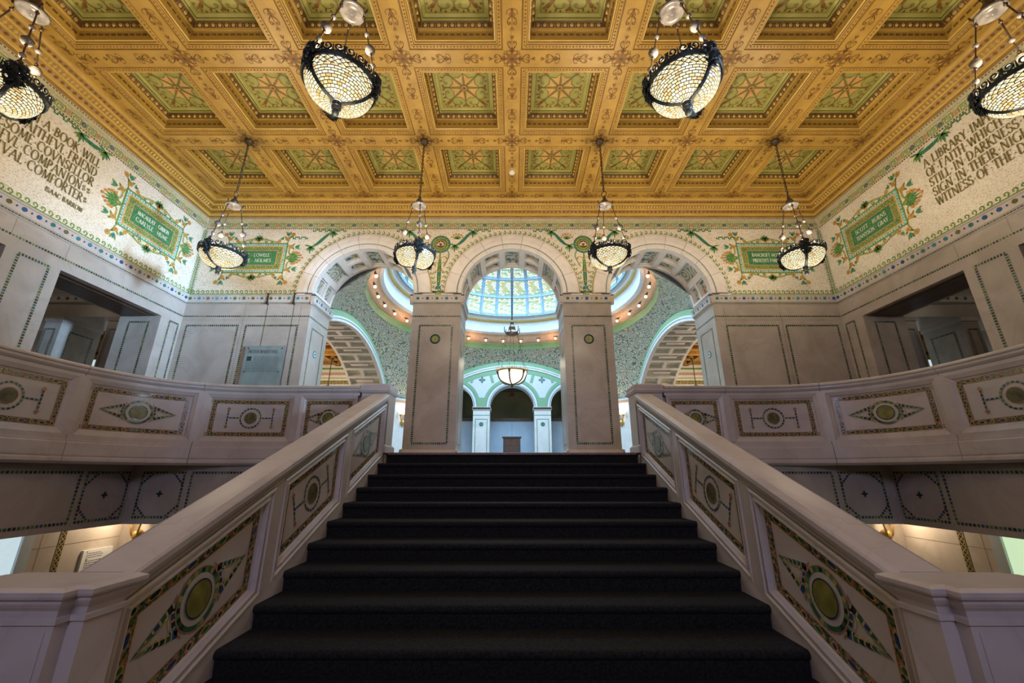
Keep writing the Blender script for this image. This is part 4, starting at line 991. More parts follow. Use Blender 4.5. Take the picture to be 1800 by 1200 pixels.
# ------------------------------------------------------------------ stair balustrade (left; the right one is its mirror image)
def nz(y): return ZL - (YS - y) * SL
def S(u, v, d): return (-SW + d, u, nz(u) + v)
def stair_balustrade():
    root = empty('stair_balustrade', (-SW - .16, 2.2, ZF))
    def put(mb, name, par=None, smooth=False):
        o = mb.build(name, par or root, smooth)
        if par is None: o.location = -Vector(root.location)
        return o
    YA, YZ = 2.20, 6.34
    mb = MB(); mb.sweep([(-.21, -.45), (-.09, -.45), (-.09, .84), (-.21, .84)], [YA, YZ], S, MARBLE, closed=True)
    mb.add([S(YA, -.45, -.21), S(YZ, -.45, -.21), S(YZ, -.45, -.0), S(YA, -.45, -.0), (-SW - .21, YA, ZF), (-SW - .21, YZ, ZF), (-SW, YZ, ZF), (-SW, YA, ZF)],
           [(0, 1, 5, 4), (1, 2, 6, 5), (2, 3, 7, 6), (3, 0, 4, 7)], MARBLE)
    put(mb, 'wall_core')
    mb = MB(); mb.sweep([(-.09, -.45), (.0, -.45), (.0, .035), (-.09, .035)], [YA, YZ], S, MARBLE, closed=True); put(mb, 'stringer')
    # cap: stones with fine joints
    cap = [(-.215, .84), (-.215, .87), (-.25, .89), (-.25, .93), (-.235, .95), (-.20, .965), (.0, .965), (.035, .95), (.045, .935), (.045, .90), (.03, .885), (.02, .86), (-.01, .82), (-.02, .77), (-.03, .79), (-.09, .79)]
    cuts = [2.26, 3.66, 4.96, 6.20]
    for a, b in zip(cuts, cuts[1:]):
        mb = MB(); mb.sweep(cap, [a + .002, b - .002], S, MARBLE); put(mb, 'handrail_stone')
    fr = [(0, 0), (.012, .010), (.024, .010), (.034, -.008), (.050, -.008), (.060, .004), (.070, .004), (.082, -.03), (.10, -.042)]
    P = [(2.30, 3.53, 'spear'), (3.66, 4.88, 'bar'), (5.02, 6.26, 'spear')]
    for (u0, u1, kd) in P:
        # frame (u0..u1 is the outer edge of the moulding)
        mb = panel_frame(S, u0, u1, .035, .80, [(i, d) for i, d in fr], MARBLE); f = put(mb, 'panel_frame')
        mb = MB(); mb.poly([(u0 + .09, .12), (u1 - .09, .12), (u1 - .09, .72), (u0 + .09, .72)], -.08, -.042, MARBLE, S); p = put(mb, 'panel')
        b, pcs = cosmati(p, S, u0 + .095, u1 - .095, .13, .715, .074, -.041)
        ob = b.build('mosaic_border', p)
        for m, nm in pcs: m.build(nm, p)
        cu, cv = (u0 + u1) / 2, .42; al = math.atan(SL)
        def E(x, y, d, cu=cu, cv=cv):
            yy = cu + x * cos(al) - y * sin(al); zz = x * sin(al) + y * cos(al)
            return (-SW + d, yy, nz(cu) + cv + zz)
        emblem(kd, E, .78 if kd == 'spear' else .93, -.038).build('emblem', p)
    ed = [2.2] + [x for u0, u1, _ in P for x in (u0, u1)] + [6.34]
    for i in range(0, len(ed), 2):
        mb = MB(); mb.sweep([(-.09, .03), (0, .03), (0, .80), (-.09, .80)], [ed[i], ed[i + 1]], S, MARBLE, closed=True); put(mb, 'divider')
    # lower newel: stepped plan with a moulded cap
    pl = [(-2.34, 1.99), (-1.90, 1.99), (-1.90, 2.05), (-1.835, 2.05), (-1.835, 2.235), (-2.34, 2.235), (-2.39, 2.19), (-2.39, 2.04)]
    def grow(k): 
        cx, cy = -2.14, 2.15; return [(x + (k if x > cx else -k), y + (k if y > cy else -k)) for x, y in pl]
    mb = MB()
    st = [(0, ZF), (.05, ZF), (.05, ZF + .16), (.02, ZF + .2), (0, ZF + .22), (0, -.60), (.012, -.595), (.012, -.575), (.0, -.57), (.004, -.545), (.02, -.53), (.03, -.515), (.03, -.50), (.045, -.495), (.05, -.485), (.05, -.468), (.025, -.456)]
    mb.loops([[(x, y, z) for x, y in grow(k)] for k, z in st], MARBLE, MARBLE); put(mb, 'newel_post')
    mb = MB(); mb.poly([(-2.36, -1.3), (-1.93, -1.3), (-1.93, -.62), (-2.36, -.62)], None, .0, MARBLE, lambda u, v, d: (u, 1.988 - d, v))
    put(mb, 'newel_face')
    # upper newel at the gallery edge
    mb = MB(); q = [(-2.33, 6.27), (-1.88, 6.27), (-1.88, 6.72), (-2.33, 6.72)]
    def gq(k): return [(-2.105 + (x + 2.105) / .225 * (.225 + k), 6.495 + (y - 6.495) / .225 * (.225 + k)) for x, y in q]
    st = [(-.02, -.2), (-.02, ZL), (.015, ZL), (.015, ZL + .09), (-.02, ZL + .12), (-.02, 1.18), (0, 1.2), (.012, 1.23), (.0, 1.26), (.0, 1.31), (-.03, 1.335), (-.12, 1.35), (-.2, 1.355)]
    mb.loops([[(x, y, z) for x, y in gq(k)] for k, z in st], MARBLE, MARBLE); put(mb, 'newel_post')
    return root
sbl = stair_balustrade(); sbr = mirrored(sbl)
tag(sbl, 'sloping white marble stair balustrade with mosaic panels, on the glass plaque side', 'balustrade', 'stair balustrades')
tag(sbr, 'sloping white marble stair balustrade with mosaic panels, on the A LIBRARY wall side', 'balustrade', 'stair balustrades')

# ------------------------------------------------------------------ curved gallery balustrade
def curve_pts():
    P = [(-2.34 - i * .1, 6.29) for i in range(12)]
    cx, cy, a, b, n = -3.5, 4.45, 1.87, 1.84, 2.6
    for i in range(0, 121):
        t = radians(90 - i * 1.0833)
        c, s = cos(t), sin(t)
        P.append((cx - a * abs(c) ** (2 / n) * (1 if c >= 0 else -1), cy + b * abs(s) ** (2 / n) * (1 if s >= 0 else -1)))
    # resample evenly
    D = [0.0]
    for p, q in zip(P, P[1:]): D.append(D[-1] + hypot(q[0] - p[0], q[1] - p[1]))
    out = []; N = 260; k = 0
    for i in range(N + 1):
        s = D[-1] * i / N
        while k < len(D) - 2 and D[k + 1] < s: k += 1
        f = (s - D[k]) / max(1e-9, D[k + 1] - D[k]); out.append((P[k][0] + (P[k + 1][0] - P[k][0]) * f, P[k][1] + (P[k + 1][1] - P[k][1]) * f))
    for _ in range(6): out = [out[0]] + [((out[i - 1][0] + out[i][0] * 2 + out[i + 1][0]) / 4, (out[i - 1][1] + out[i][1] * 2 + out[i + 1][1]) / 4) for i in range(1, N)] + [out[-1]]
    return out, D[-1]
CV, CLEN = curve_pts()
def Cv(u, v, d):
    """u runs from the newel along the rail; d towards the stairwell"""
    n = len(CV) - 1; f = max(0, min(n - 1e-6, u / CLEN * n)); i = int(f); f -= i
    x = CV[i][0] + (CV[i + 1][0] - CV[i][0]) * f; y = CV[i][1] + (CV[i + 1][1] - CV[i][1]) * f
    a, b = CV[max(0, i - 2)], CV[min(n, i + 3)]
    tx, ty = b[0] - a[0], b[1] - a[1]; l = hypot(tx, ty)
    return (x - ty / l * d, y + tx / l * d, v)
def balcony():
    root = empty('gallery_balustrade', (-3.45, 6.4, ZL - .18))
    def put(mb, name, par=None):
        o = mb.build(name, par or root)
        if par is None: o.location = -Vector(root.location)
        return o
    # panel boundaries along the rail, found from the photograph's divider positions
    div = [.0, .94, 2.29, 3.62, 4.95, 6.10]
    div[-1] = min(6.10, CLEN)
    dw = .05
    mb = MB(); mb.sweep([(-.34, ZL - .17), (-.08, ZL - .17), (-.08, 1.16), (-.34, 1.16)], lin(0, CLEN, 80), Cv, MARBLE, closed=True); put(mb, 'wall_core')
    rail = [(-.36, 1.13), (-.40, 1.2), (-.40, 1.26), (-.36, 1.29), (-.3, 1.305), (.0, 1.305), (.025, 1.295), (.035, 1.28), (.035, 1.262), (.022, 1.25), (.022, 1.225), (.01, 1.205), (-.004, 1.19), (-.004, 1.165), (-.004, 1.15), (-.08, 1.15)]
    plinth = [(-.08, .46), (.0, .46), (.0, .40), (.014, .395), (.014, .375), (.03, .36), (.03, .22), (.022, .20), (.04, .185), (.04, .15), (.02, .135), (.0, .12), (-.34, .12)]
    for i, (a, b) in enumerate(zip(div, div[1:])):
        n = 18
        j0, j1 = (a + .003 if i else a), b - .003
        mb = MB(); mb.sweep(rail, lin(j0, j1, n), Cv, MARBLE); put(mb, 'handrail_stone')
        mb = MB(); mb.sweep(plinth, lin(j0, j1, n), Cv, MARBLE); put(mb, 'plinth_stone')
        u0, u1 = a + (dw if i else .02), b - dw
        fr = [(0, 0), (.012, -.004), (.05, -.016), (.062, -.030), (.075, -.034)]
        f = put(panel_frame(Cv, u0, u1, .46, 1.15, fr, MARBLE, n), 'panel_frame')
        mb = MB()
        mb.sweep([(-.034, .53), (-.034, 1.08)], lin(u0 + .07, u1 - .07, n), Cv, MARBLE, cap=False); p = put(mb, 'panel')
        bd, pcs = cosmati(p, Cv, u0 + .085, u1 - .085, .535, 1.075, .058, -.032, n, True)
        bd.build('mosaic_border', p)
        for m, nm in pcs: m.build(nm, p)
        cu = (u0 + u1) / 2
        emblem('bar' if i in (1, 3) else 'spear', lambda x, y, d, cu=cu: Cv(cu + x, .805 + y, d), .60 if i == 0 else .70 if i in (2, 4) else .87, -.029).build('emblem', p)
        mb = MB(); mb.sweep([(-.08, .45), (0, .45), (0, 1.17), (-.08, 1.17)], lin(b - dw, min(CLEN, b + dw), 6), Cv, MARBLE, closed=True); put(mb, 'divider')
    # slab filling the corner behind the curve
    mb = MB(); pts = [Cv(u, 0, .0)[:2] for u in lin(0, CLEN, 90)]
    out = []
    for x, y in pts:
        out.append((max(-5.62, x) if False else -5.62, y) if y < 4.45 else ((x - 0, 6.42) if x > -4.2 else (-5.62 if True else 0, 6.42)))
    vs = [(x, y, z) for z in (ZL - .165, ZL) for x, y in pts] + [(x, y, z) for z in (ZL - .165, ZL) for x, y in out]
    n = len(pts); fs = []
    for i in range(n - 1):
        fs += [(i, i + 1, 2 * n + i + 1, 2 * n + i), (n + i, n + i + 1, 3 * n + i + 1, 3 * n + i)]
    mb.add(vs, fs, MARBLE); put(mb, 'corner_slab')
    return root
gbl = balcony(); gbr = mirrored(gbl)
tag(gbl, 'curved white marble gallery balustrade with mosaic panels, below the glass plaque', 'balustrade', 'gallery balustrades')
tag(gbr, 'curved white marble gallery balustrade with mosaic panels, below the A LIBRARY inscription', 'balustrade', 'gallery balustrades')

# ------------------------------------------------------------------ gallery edge walls over the lower openings, and the lower hall
def under_wall(root_name):
    root = empty(root_name, (-5.5, 6.3, ZLOW)); off = Vector(root.location)
    def put(mb, name): o = mb.build(name, root); o.location = -off; return o
    mb = MB(); mb.box(-5.62, -2.2, 6.32, 6.62, -.67, ZL - .17, WALLM); put(mb, 'lintel')
    mb = MB(); mb.box(-5.80, -5.52, -4.4, 6.62, -.67, ZL - .17, WALLM); put(mb, 'lintel')
    MF = lambda u, v, d: (u, 6.32 - d, v); ML = lambda u, v, d: (-5.52 + d, u, v)
    mb = MB()
    def octo(M, u0, u1):
        mb.rect(u0, u1, -.58, .02, .032, .004, INLAY, M); c = .16
        for sx, a in ((1, u0), (-1, u1)):
            for sy, b in ((1, -.58), (-1, .02)): mb.strip([(a + sx * c, b), (a, b + sy * c)], .028, .005, INLAY, M)
        m = (u0 + u1) / 2
        for k in range(4): mb.leaf(m, -.27, k * pi / 2, .05, .03, .005, COSD, M)
    octo(MF, -5.37, -4.77); mb.rect(-4.66, -2.5, -.58, .02, .032, .004, INLAY, MF)
    octo(ML, 5.64, 6.26); mb.rect(2.6, 5.55, -.58, .02, .032, .004, INLAY, ML); mb.rect(-1, 2.4, -.58, .02, .032, .004, INLAY, ML)
    put(mb, 'inlay_band')
    # lower hall shell
    mb = MB(); mb.box(-7.2, -7.0, -4.4, 8.3, ZLOW, ZL - .17, LOWW); put(mb, 'hall_wall')
    mb = MB(); mb.box(-7.2, -2.0, 8.07, 8.3, ZLOW, ZL - .17, LOWW); put(mb, 'hall_wall')
    M7 = lambda u, v, d: (-7.0 + d, u, v)
    mb = MB(); w = .085; u = 7.055
    mb.strip([(u, -3.4), (u, .0)], w, .004, COSD, M7)
    for s in (-1, 1): mb.strip([(u + s * w * .5, -3.4), (u + s * w * .5, 0)], .012, .006, TGOLD, M7)
    z = -2.2
    while z < -.3:
        for s in (-1, 1): mb.strip([(u - s * w * .42, z), (u + s * w * .42, z + .075)], .014, .007, TGOLD, M7)
        mb.poly([(u + x, z + .0375 + y) for x, y in ((.012, 0), (0, .016), (-.012, 0), (0, -.016))], None, .008, COSR, M7); z += .075
    put(mb, 'mosaic_pilaster_band')
    mb = MB(); mb.strip([(3, -1.05), (8.07, -1.05)], .006, .003, STENC, M7); mb.strip([(3, -1.75), (8.07, -1.75)], .006, .003, STENC, M7); mb.strip([(6.75, -3), (6.75, 0)], .005, .003, STENC, M7)
    put(mb, 'slab_joint')
    mb = MB(); mb.box(-7.0, -6.95, 6.45, 6.60, ZLOW, 0, ICE); mb.box(-7.0, -6.9, 4.3, 4.5, ZLOW, 0, ICE); put(mb, 'window_jamb')
    return root
ul = under_wall('wall_gallery_left'); ur = mirrored(ul); ur.name = 'wall_gallery_right'
tag(ul, 'marble wall below the gallery with octagon inlays over the opening beside the white sign', kind='structure')
tag(ur, 'marble wall below the gallery with octagon inlays over the opening with green light', kind='structure')
for s, nm in ((-1, 'window_1'), (1, 'window_2')):
    mb = MB(); mb.box(*sorted((s * 6.985, s * 6.995)), 4.5, 6.45, -2.6, -.25, DAYL if s < 0 else plain('green_daylit_glass', (0.8, 1, 0.7), .3, emit=(0.72, 0.95, 0.60), es=0.8)); mb.box(*sorted((s * 6.93, s * 6.995)), 5.45, 5.5, -2.6, -.25, ICE)
    tag(mb.build(nm), 'bright daylit window in the lower hall, %s glass' % ('blue' if s < 0 else 'green'), kind='structure')
mb = MB(); mb.box(-XW, XW, -4.6, -4.4, ZLOW, ZC + .4, WALLM)
tag(mb.build('wall_front'), 'plain marble street wall behind the viewer', kind='structure')

# ------------------------------------------------------------------ hanging bowl lamps of leaded glass
LZ = 3.88
def bowl_r(t): return .345 * sqrt(max(0.0, 1 - t ** 2.3)) * (1 - .10 * t) + .03 * t
BD = .25
def bp(t, a, off=0.0):
    r = bowl_r(t) + off; return (r * cos(a), r * sin(a), -BD * t - off * .5 * t)
def make_lamp():
    P = {}
    ts = [0, .10, .20, .29, .37, .45, .53, .60, .67, .74, .80, .86, .91, .96, .995]
    g = MB(); ld = MB(); n = 30; R = random.Random(3)
    def leadline(p, q):
        p, q = Vector(p), Vector(q); t = (q - p).normalized(); nn = Vector((p.x, p.y, -.15)).normalized(); s = t.cross(nn).normalized() * .0036
        o = nn * .004; ld.add([p + s + o, p - s + o, q - s + o, q + s + o], [(0, 1, 2, 3)], LEAD)
    for i in range(len(ts) - 1):
        off = .5 * (i % 2)
        for j in range(n):
            a0, a1 = 2 * pi * (j + off) / n, 2 * pi * (j + 1 + off) / n; am = (a0 + a1) / 2
            t0, t1 = ts[i], ts[i + 1]
            mt = R.choices(GLOW, (5, 4, 1.2, 3))[0]
            g.add([bp(t0, a0), bp(t0, am), bp(t0, a1), bp(t1, a1), bp(t1, am), bp(t1, a0)], [(0, 1, 4, 5), (1, 2, 3, 4)], mt)
            if i < 4:                           # upper rows meet in points, lower rows are upright scales
                leadline(bp(t0, a0), bp(t1, am)); leadline(bp(t0, a1), bp(t1, am)); leadline(bp(t1, am), bp(t1, am + pi / n)) if i % 2 else None
            else:
                leadline(bp(t0, a0), bp(t1, a0)); leadline(bp(t1, a0), bp(t1, am)); leadline(bp(t1, am), bp(t1, a1))
    P['glass_bowl'] = g.mesh('glass_bowl'); P['lead_came'] = ld.mesh('lead_came')
    mb = MB(); mb.lathe([(.345, -.02), (.362, -.022), (.378, 0), (.372, .022), (.35, .024), (.342, .01), (.345, -.02)], IRON, n=40)
    m = 22
    for k in range(m):                          # scroll cresting
        a = 2 * pi * (k + .5) / m; sg = 1 if k % 2 else -1
        q = spiral(0, .068, .010, .050, -pi / 2, 1.35, 16)
        mb.tube([((.365 + .12 * (z - .02)) * cos(a + sg * u / .37), (.365 + .12 * (z - .02)) * sin(a + sg * u / .37), z) for u, z in q], .0095, IRON, 5)
        a2 = 2 * pi * k / m
        mb.tube([(.365 * cos(a2), .365 * sin(a2), .02), (.375 * cos(a2), .375 * sin(a2), .06), (.38 * cos(a2), .38 * sin(a2), .095)], .010, IRON, 5, rf=lambda t: 1 - .8 * t)
    P['crest_rim'] = mb.mesh('crest_rim')
    st = MB()
    tt = lin(0, 1, 12); pts = [bp(t, 0, .012) for t in tt]
    for i in range(len(pts) - 1):
        w0, w1 = .022 + .004 * (i < 5), .022
        st.add([(pts[i][0], -w0, pts[i][2]), (pts[i][0], w0, pts[i][2]), (pts[i + 1][0], w1, pts[i + 1][2]), (pts[i + 1][0], -w1, pts[i + 1][2]),
                (pts[i][0] + .014, -w0 * .5, pts[i][2] - .008), (pts[i][0] + .014, w0 * .5, pts[i][2] - .008), (pts[i + 1][0] + .014, w1 * .5, pts[i + 1][2] - .008), (pts[i + 1][0] + .014, -w1 * .5, pts[i + 1][2] - .008)],
               [(4, 5, 6, 7), (0, 4, 7, 3), (5, 1, 2, 6)], IRON)
    R = random.Random(5)
    for k in range(95):                         # acanthus cluster over the rim
        z = R.uniform(-.15, .12); y = R.uniform(-1, 1) * (.075 if z > -.06 else .075 * (1 + (z + .06) / .12)) * (1 if z < .05 else .65); t = max(0, -z / BD)
        x = bowl_r(min(.75, t)) + .02 + R.uniform(0, .05) * (1 - abs(y) / .12)
        a = R.uniform(0, 2 * pi); l = R.uniform(.03, .05)
        c = Vector((x, y, z)); e1 = Vector((0.15 * cos(a), cos(a), sin(a))) * l; e2 = Vector((0, -sin(a), cos(a))) * l * .5; nn = Vector((.018, 0, -.006))
        st.add([c - e1, c + e2, c + e1, c - e2, c + nn], [(0, 1, 4), (1, 2, 4), (2, 3, 4), (3, 0, 4)], IRON)
    P['acanthus_strap'] = st.mesh('acanthus_strap')
    mb = MB(); mb.lathe([(.001, -.50), (.018, -.495), (.034, -.47), (.036, -.45), (.02, -.435), (.03, -.425), (.048, -.405), (.05, -.39), (.036, -.375), (.044, -.36), (.052, -.345), (.05, -.33), (.02, -.32)], IRON, n=14)
    mb.v = [(x, y, z + .085) for x, y, z in mb.v]; P['finial'] = mb.mesh('finial', True)
    mb = MB(); p0, p1 = Vector((.365, 0, .04)), Vector((.13, 0, 1.03)); d = p1 - p0
    mb.tube([p0 + d * t for t in lin(0, 1, 6)], .008, BRONZE, 6)
    for t, r, mt in ((.13, .026, BRONZE), (.24, .030, BEAD), (.47, .052, BEAD), (.70, .028, BEAD), (.40, .016, BRONZE), (.54, .018, BRONZE), (.96, .02, BRONZE)): mb.ball(p0 + d * t, r, mt, 12, 8, 1.1)
    c = p0 + d * .47; mb.lathe([(.050, -.004), (.056, .0), (.050, .006)], BRONZE, (c.x, c.y, c.z + .016), 12)
    P['hanger_rod'] = mb.mesh('hanger_rod', True)
    mb = MB()
    mb.lathe([(.001, .925), (.02, .93), (.022, .945), (.045, .95), (.05, .965), (.10, .955), (.118, .945), (.135, .955), (.142, .975), (.12, .99), (.06, 1.0), (.05, 1.03), (.06, 1.07), (.035, 1.10), (.02, 1.14), (.02, 1.18), (.001, 1.19)], BEAD, n=24)
    mb.lathe([(.055, 1.02), (.068, 1.05), (.06, 1.085), (.03, 1.12), (.028, 1.17)], BRONZE, n=16)
    for k in range(3):
        a = 2 * pi * k / 3
        mb.tube([(.12 * cos(a), .12 * sin(a), .975), (.155 * cos(a), .155 * sin(a), .985), (.165 * cos(a), .165 * sin(a), 1.03)], .014, BRONZE, 6, rf=lambda t: 1.1 - .5 * t)
    mb.v = [(x, y, z + .10) for x, y, z in mb.v]; P['hub_disc'] = mb.mesh('hub_disc', True)
    mb = MB()
    def link(z, s, ry, h, r):
        mb.tube([((h * .5 * cos(a) if ry == 0 else 0), (h * .5 * cos(a) if ry else 0), z + s * sin(a)) for a in lin(0, 2 * pi, 12)], r, BRONZE, 5, cap=False)
    link(1.34, .055, 0, .10, .009); z = 1.42; k = 1
    while z < ZC - LZ - .09: link(z, .032, k % 2, .036, .007); z += .046; k += 1
    P['chain'] = mb.mesh('chain')
    top = ZC - LZ
    mb = MB(); mb.lathe([(.001, top - .12), (.02, top - .115), (.03, top - .09), (.05, top - .08), (.075, top - .05), (.085, top - .01), (.085, top)], BRONZE, n=18)
    P['canopy'] = mb.mesh('canopy', True)
    return P
LAMP = make_lamp()
def lamp(x, y, z, rz, label, power=1.0):
    r = empty('pendant_lamp', (x, y, z), rz); tag(r, label, 'pendant lamp', 'leaded glass pendant lamps')
    for nm in ('glass_bowl', 'crest_rim', 'finial', 'hub_disc', 'chain', 'canopy'):
        o = inst(nm, LAMP[nm], r)
        if nm == 'glass_bowl': inst('lead_came', LAMP['lead_came'], o)
    for k in range(3):
        inst('acanthus_strap', LAMP['acanthus_strap'], r, rz=2 * pi * k / 3); inst('hanger_rod', LAMP['hanger_rod'], r, rz=2 * pi * k / 3)
    l = point('bulb_light', (0, 0, .07), LAMP_W * power, WARM, .16); l.parent = r
    l = point('bowl_fill_light', (0, 0, -.52), 22 * power, WARM, .2); l.parent = r  # added fill below the bowl, brightens rail caps and treads
LAMP_W = 118
far_l = ['hanging before the POE LOWELL tablet', 'hanging beside the arch on the plaque side', 'hanging beside the arch on the BANCROFT side', 'hanging before the BANCROFT tablet']
near_l = ['over the ISAAC BARROW lettering, cut by the frame', 'large and close, above the POE LOWELL side of the stairs', 'large and close, above the BANCROFT side of the stairs', 'over the A LIBRARY lettering, cut by the frame']
for i, x in enumerate((-5.4, -1.8, 1.8, 5.4)):
    lamp(x, 6.81, LZ, radians((-92, -68, -30, -117)[i]), 'leaded glass bowl lamp ' + far_l[i])
    lamp(x, 3.29, LZ, radians((-20, 3, -70, -100)[i]), 'leaded glass bowl lamp ' + near_l[i])

# ------------------------------------------------------------------ dome hall
hall = empty('ceiling_dome', (0, YC, ZL)); tag(hall, 'mosaic dome hall vault with art-glass skylight dome', kind='structure')
def put_h(mb, name, smooth=False):
    o = mb.build(name, hall, smooth); o.location = (0, 0, -ZL); return o      # meshes drawn about the hall axis at height 0
ZCN, RAR = -.9, 7.1
RS = sqrt(AH * AH + RAR * RAR); RR = 5.97; ZSP = 3.9
mb = MB(); NT = 192; NK = 14; vs = []; fs = []
for i in range(NT):
    a = 2 * pi * i / NT; c, s = cos(a), sin(a)
    rm = min(AH / max(1e-6, abs(c)), AH / max(1e-6, abs(s)), sqrt(RS * RS - (ZSP - ZCN) ** 2))
    for k in range(NK + 1):
        r = RR + (rm - RR) * k / NK; vs.append((r * c, r * s, ZCN + sqrt(max(0, RS * RS - r * r))))
for i in range(NT):
    j = (i + 1) % NT
    for k in range(NK): fs.append((i * (NK + 1) + k, j * (NK + 1) + k, j * (NK + 1) + k + 1, i * (NK + 1) + k + 1))
mb.add(vs, fs, PEND); put_h(mb, 'pendentive', True)
zr = ZCN + sqrt(RS * RS - RR * RR)
mb = MB(); mb.lathe([(RR + .02, zr - .02), (RR, zr + .02), (RR, 7.02), (RR - .03, 7.05), (RR - .01, 7.08)], BANDG, n=96); put_h(mb, 'green_band', True)
mb = MB(); mb.lathe([(RR - .01, 7.08), (RR - .06, 7.10), (RR - .09, 7.16), (RR - .2, 7.2), (RR - .22, 7.27), (RR - .33, 7.33), (RR - .36, 7.42), (RR - .45, 7.47)], PEACH, n=96); put_h(mb, 'bulb_cornice', True)
mb = MB(); mb.lathe([(5.52, 7.47), (5.5, 7.52), (5.38, 7.53), (5.36, 7.58), (5.36, 8.05), (5.3, 8.08)], ICE, n=96)
mb.lathe([(5.2, 8.2), (5.12, 8.24), (5.1, 8.32), (5.0, 8.36), (5.0, 8.44)], ICE, n=96); put_h(mb, 'drum', True)
mb = MB(); mb.lathe([(5.3, 8.08), (5.28, 8.12), (5.2, 8.15), (5.2, 8.2)], TGOLD, n=96)
put_h(mb, 'gold_moulding', True)
NB = 36
mb = MB(); mb.ball((0, 0, 0), .065, BULB, 8, 6); BM = mb.mesh('bulb')
mb = MB(); mb.tube([(.16, 0, .10), (.12, 0, .12), (.05, 0, .13), (.0, 0, .10), (0, 0, .05)], .035, BRONZE, 6); mb.box(.03, .2, -.12, .12, .12, .2, BRONZE); BK = mb.mesh('bulb_bracket')
for k in range(NB):
    a = 2 * pi * (k + .5) / NB
    inst('bulb', BM, hall, ((RR - .30) * cos(a), (RR - .30) * sin(a), 7.13 - ZL)); inst('bulb_bracket', BK, hall, ((RR - .30) * cos(a), (RR - .30) * sin(a), 7.13 - ZL), a)
for k in range(8):
    a = 2 * pi * (k + .5) / 8; p = point('cornice_bulb_light', ((RR - .55) * cos(a), YC + (RR - .55) * sin(a), 7.0), 9, (1.0, .55, .22), .15)
# art-glass dome: ribs and panes
R0, Z0, HD = 5.0, 8.42, 4.4
PH = [0, 13.6, 26.2, 36.5, 46.5, 57, 68]
def dp(ph, a, off=0.0): return ((R0 - off) * cos(radians(ph)) * cos(a), (R0 - off) * cos(radians(ph)) * sin(a), Z0 + (HD - off) * sin(radians(ph)) - ZL)
da = 2 * pi / NB
for i in range(len(PH) - 1):
    mb = MB(); A = lin(-da / 2, da / 2, 3); Hh = lin(PH[i], PH[i + 1], 3); vs = [dp(h, a) for h in Hh for a in A]; fs = []; uv = []
    for r in range(3):
        w0 = R0 * cos(radians(Hh[r])); w1 = R0 * cos(radians(Hh[r + 1]))
        for c in range(3):
            fs.append((r * 4 + c, r * 4 + c + 1, r * 4 + c + 5, r * 4 + c + 4))
            uv.append([(A[c] * w0, radians(Hh[r]) * 4.7), (A[c + 1] * w0, radians(Hh[r]) * 4.7), (A[c + 1] * w1, radians(Hh[r + 1]) * 4.7), (A[c] * w1, radians(Hh[r + 1]) * 4.7)])
    mb.add(vs, fs, PANE, uv); me = mb.mesh('pane')
    for k in range(NB): inst('pane', me, hall, rz=da * (k + .5))
    mb = MB(); w = .075; rr = [dp(PH[i], 0, o) for o in (0, .07)]
    zz = Z0 + HD * sin(radians(PH[i])) - ZL; r_ = R0 * cos(radians(PH[i]))
    mb.lathe([(r_ + .02, zz - w), (r_ - .07, zz - w), (r_ - .08, zz + w), (r_, zz + w)], STEEL, n=72); o = mb.build('ring_rib', hall)
mb = MB()
for h0, h1 in zip(lin(0, 68, 14), lin(0, 68, 14)[1:]):
    for wdt, oo in ((.085, .05), (.03, .10)):
        def q(h, s, off):
            x, y, z = dp(h, 0, off); return (x, s * wdt, z)
        mb.add([q(h0, -1, 0), q(h0, 1, 0), q(h1, 1, 0), q(h1, -1, 0), q(h0, -1, oo), q(h0, 1, oo), q(h1, 1, oo), q(h1, -1, oo)], [(4, 5, 6, 7), (0, 4, 7, 3), (1, 2, 6, 5)], STEEL)
me = mb.mesh('meridian_rib')
for k in range(NB): inst('meridian_rib', me, hall, rz=da * k)
mb = MB(); mb.lathe([(R0 * cos(radians(68)), Z0 + HD * sin(radians(68))), (1.2, Z0 + HD - .2), (.01, Z0 + HD - .1)], STEEL, n=36); put_h(mb, 'oculus_cap')
# four great arches: archivolt bands and coffered soffits
def arch_band():
    mb = MB(); t0 = math.asin((ZSP - ZCN) / RAR)
    def M(t, v, d): return (d * cos(t), v, ZCN + d * sin(t))
    us = lin(t0, pi - t0, 60)
    mb.sweep([(RAR, .0), (RAR, -.05), (RAR - .22, -.05), (RAR - .22, 0)], us, M, SEAG, cap=False)
    mb.sweep([(RAR - .22, -.05), (RAR - .24, -.09), (RAR - .30, -.10), (RAR - .33, -.06), (RAR - .42, -.06), (RAR - .43, .05)], us, M, ICE, cap=False)
    return mb.mesh('archivolt')
AB = arch_band(); RI_ = RAR - .43; t0 = math.asin((ZSP - ZCN) / RI_)
ASM = soffit_mesh(RI_, 1.7, [2, 3] * 9, t0, pi - t0, .16, LOWW, TKEY, .07)
for k in (0, 1, 3):
    rot = k * pi / 2                            # k=0: arch at +y
    inst('archivolt', AB, hall, (-AH * sin(rot) * 1.0, AH * cos(rot), -ZL), rot)
    if k in (1, 3):
        inst('arch_soffit', ASM, hall, (-AH * sin(rot), AH * cos(rot), ZCN - ZL), rot)
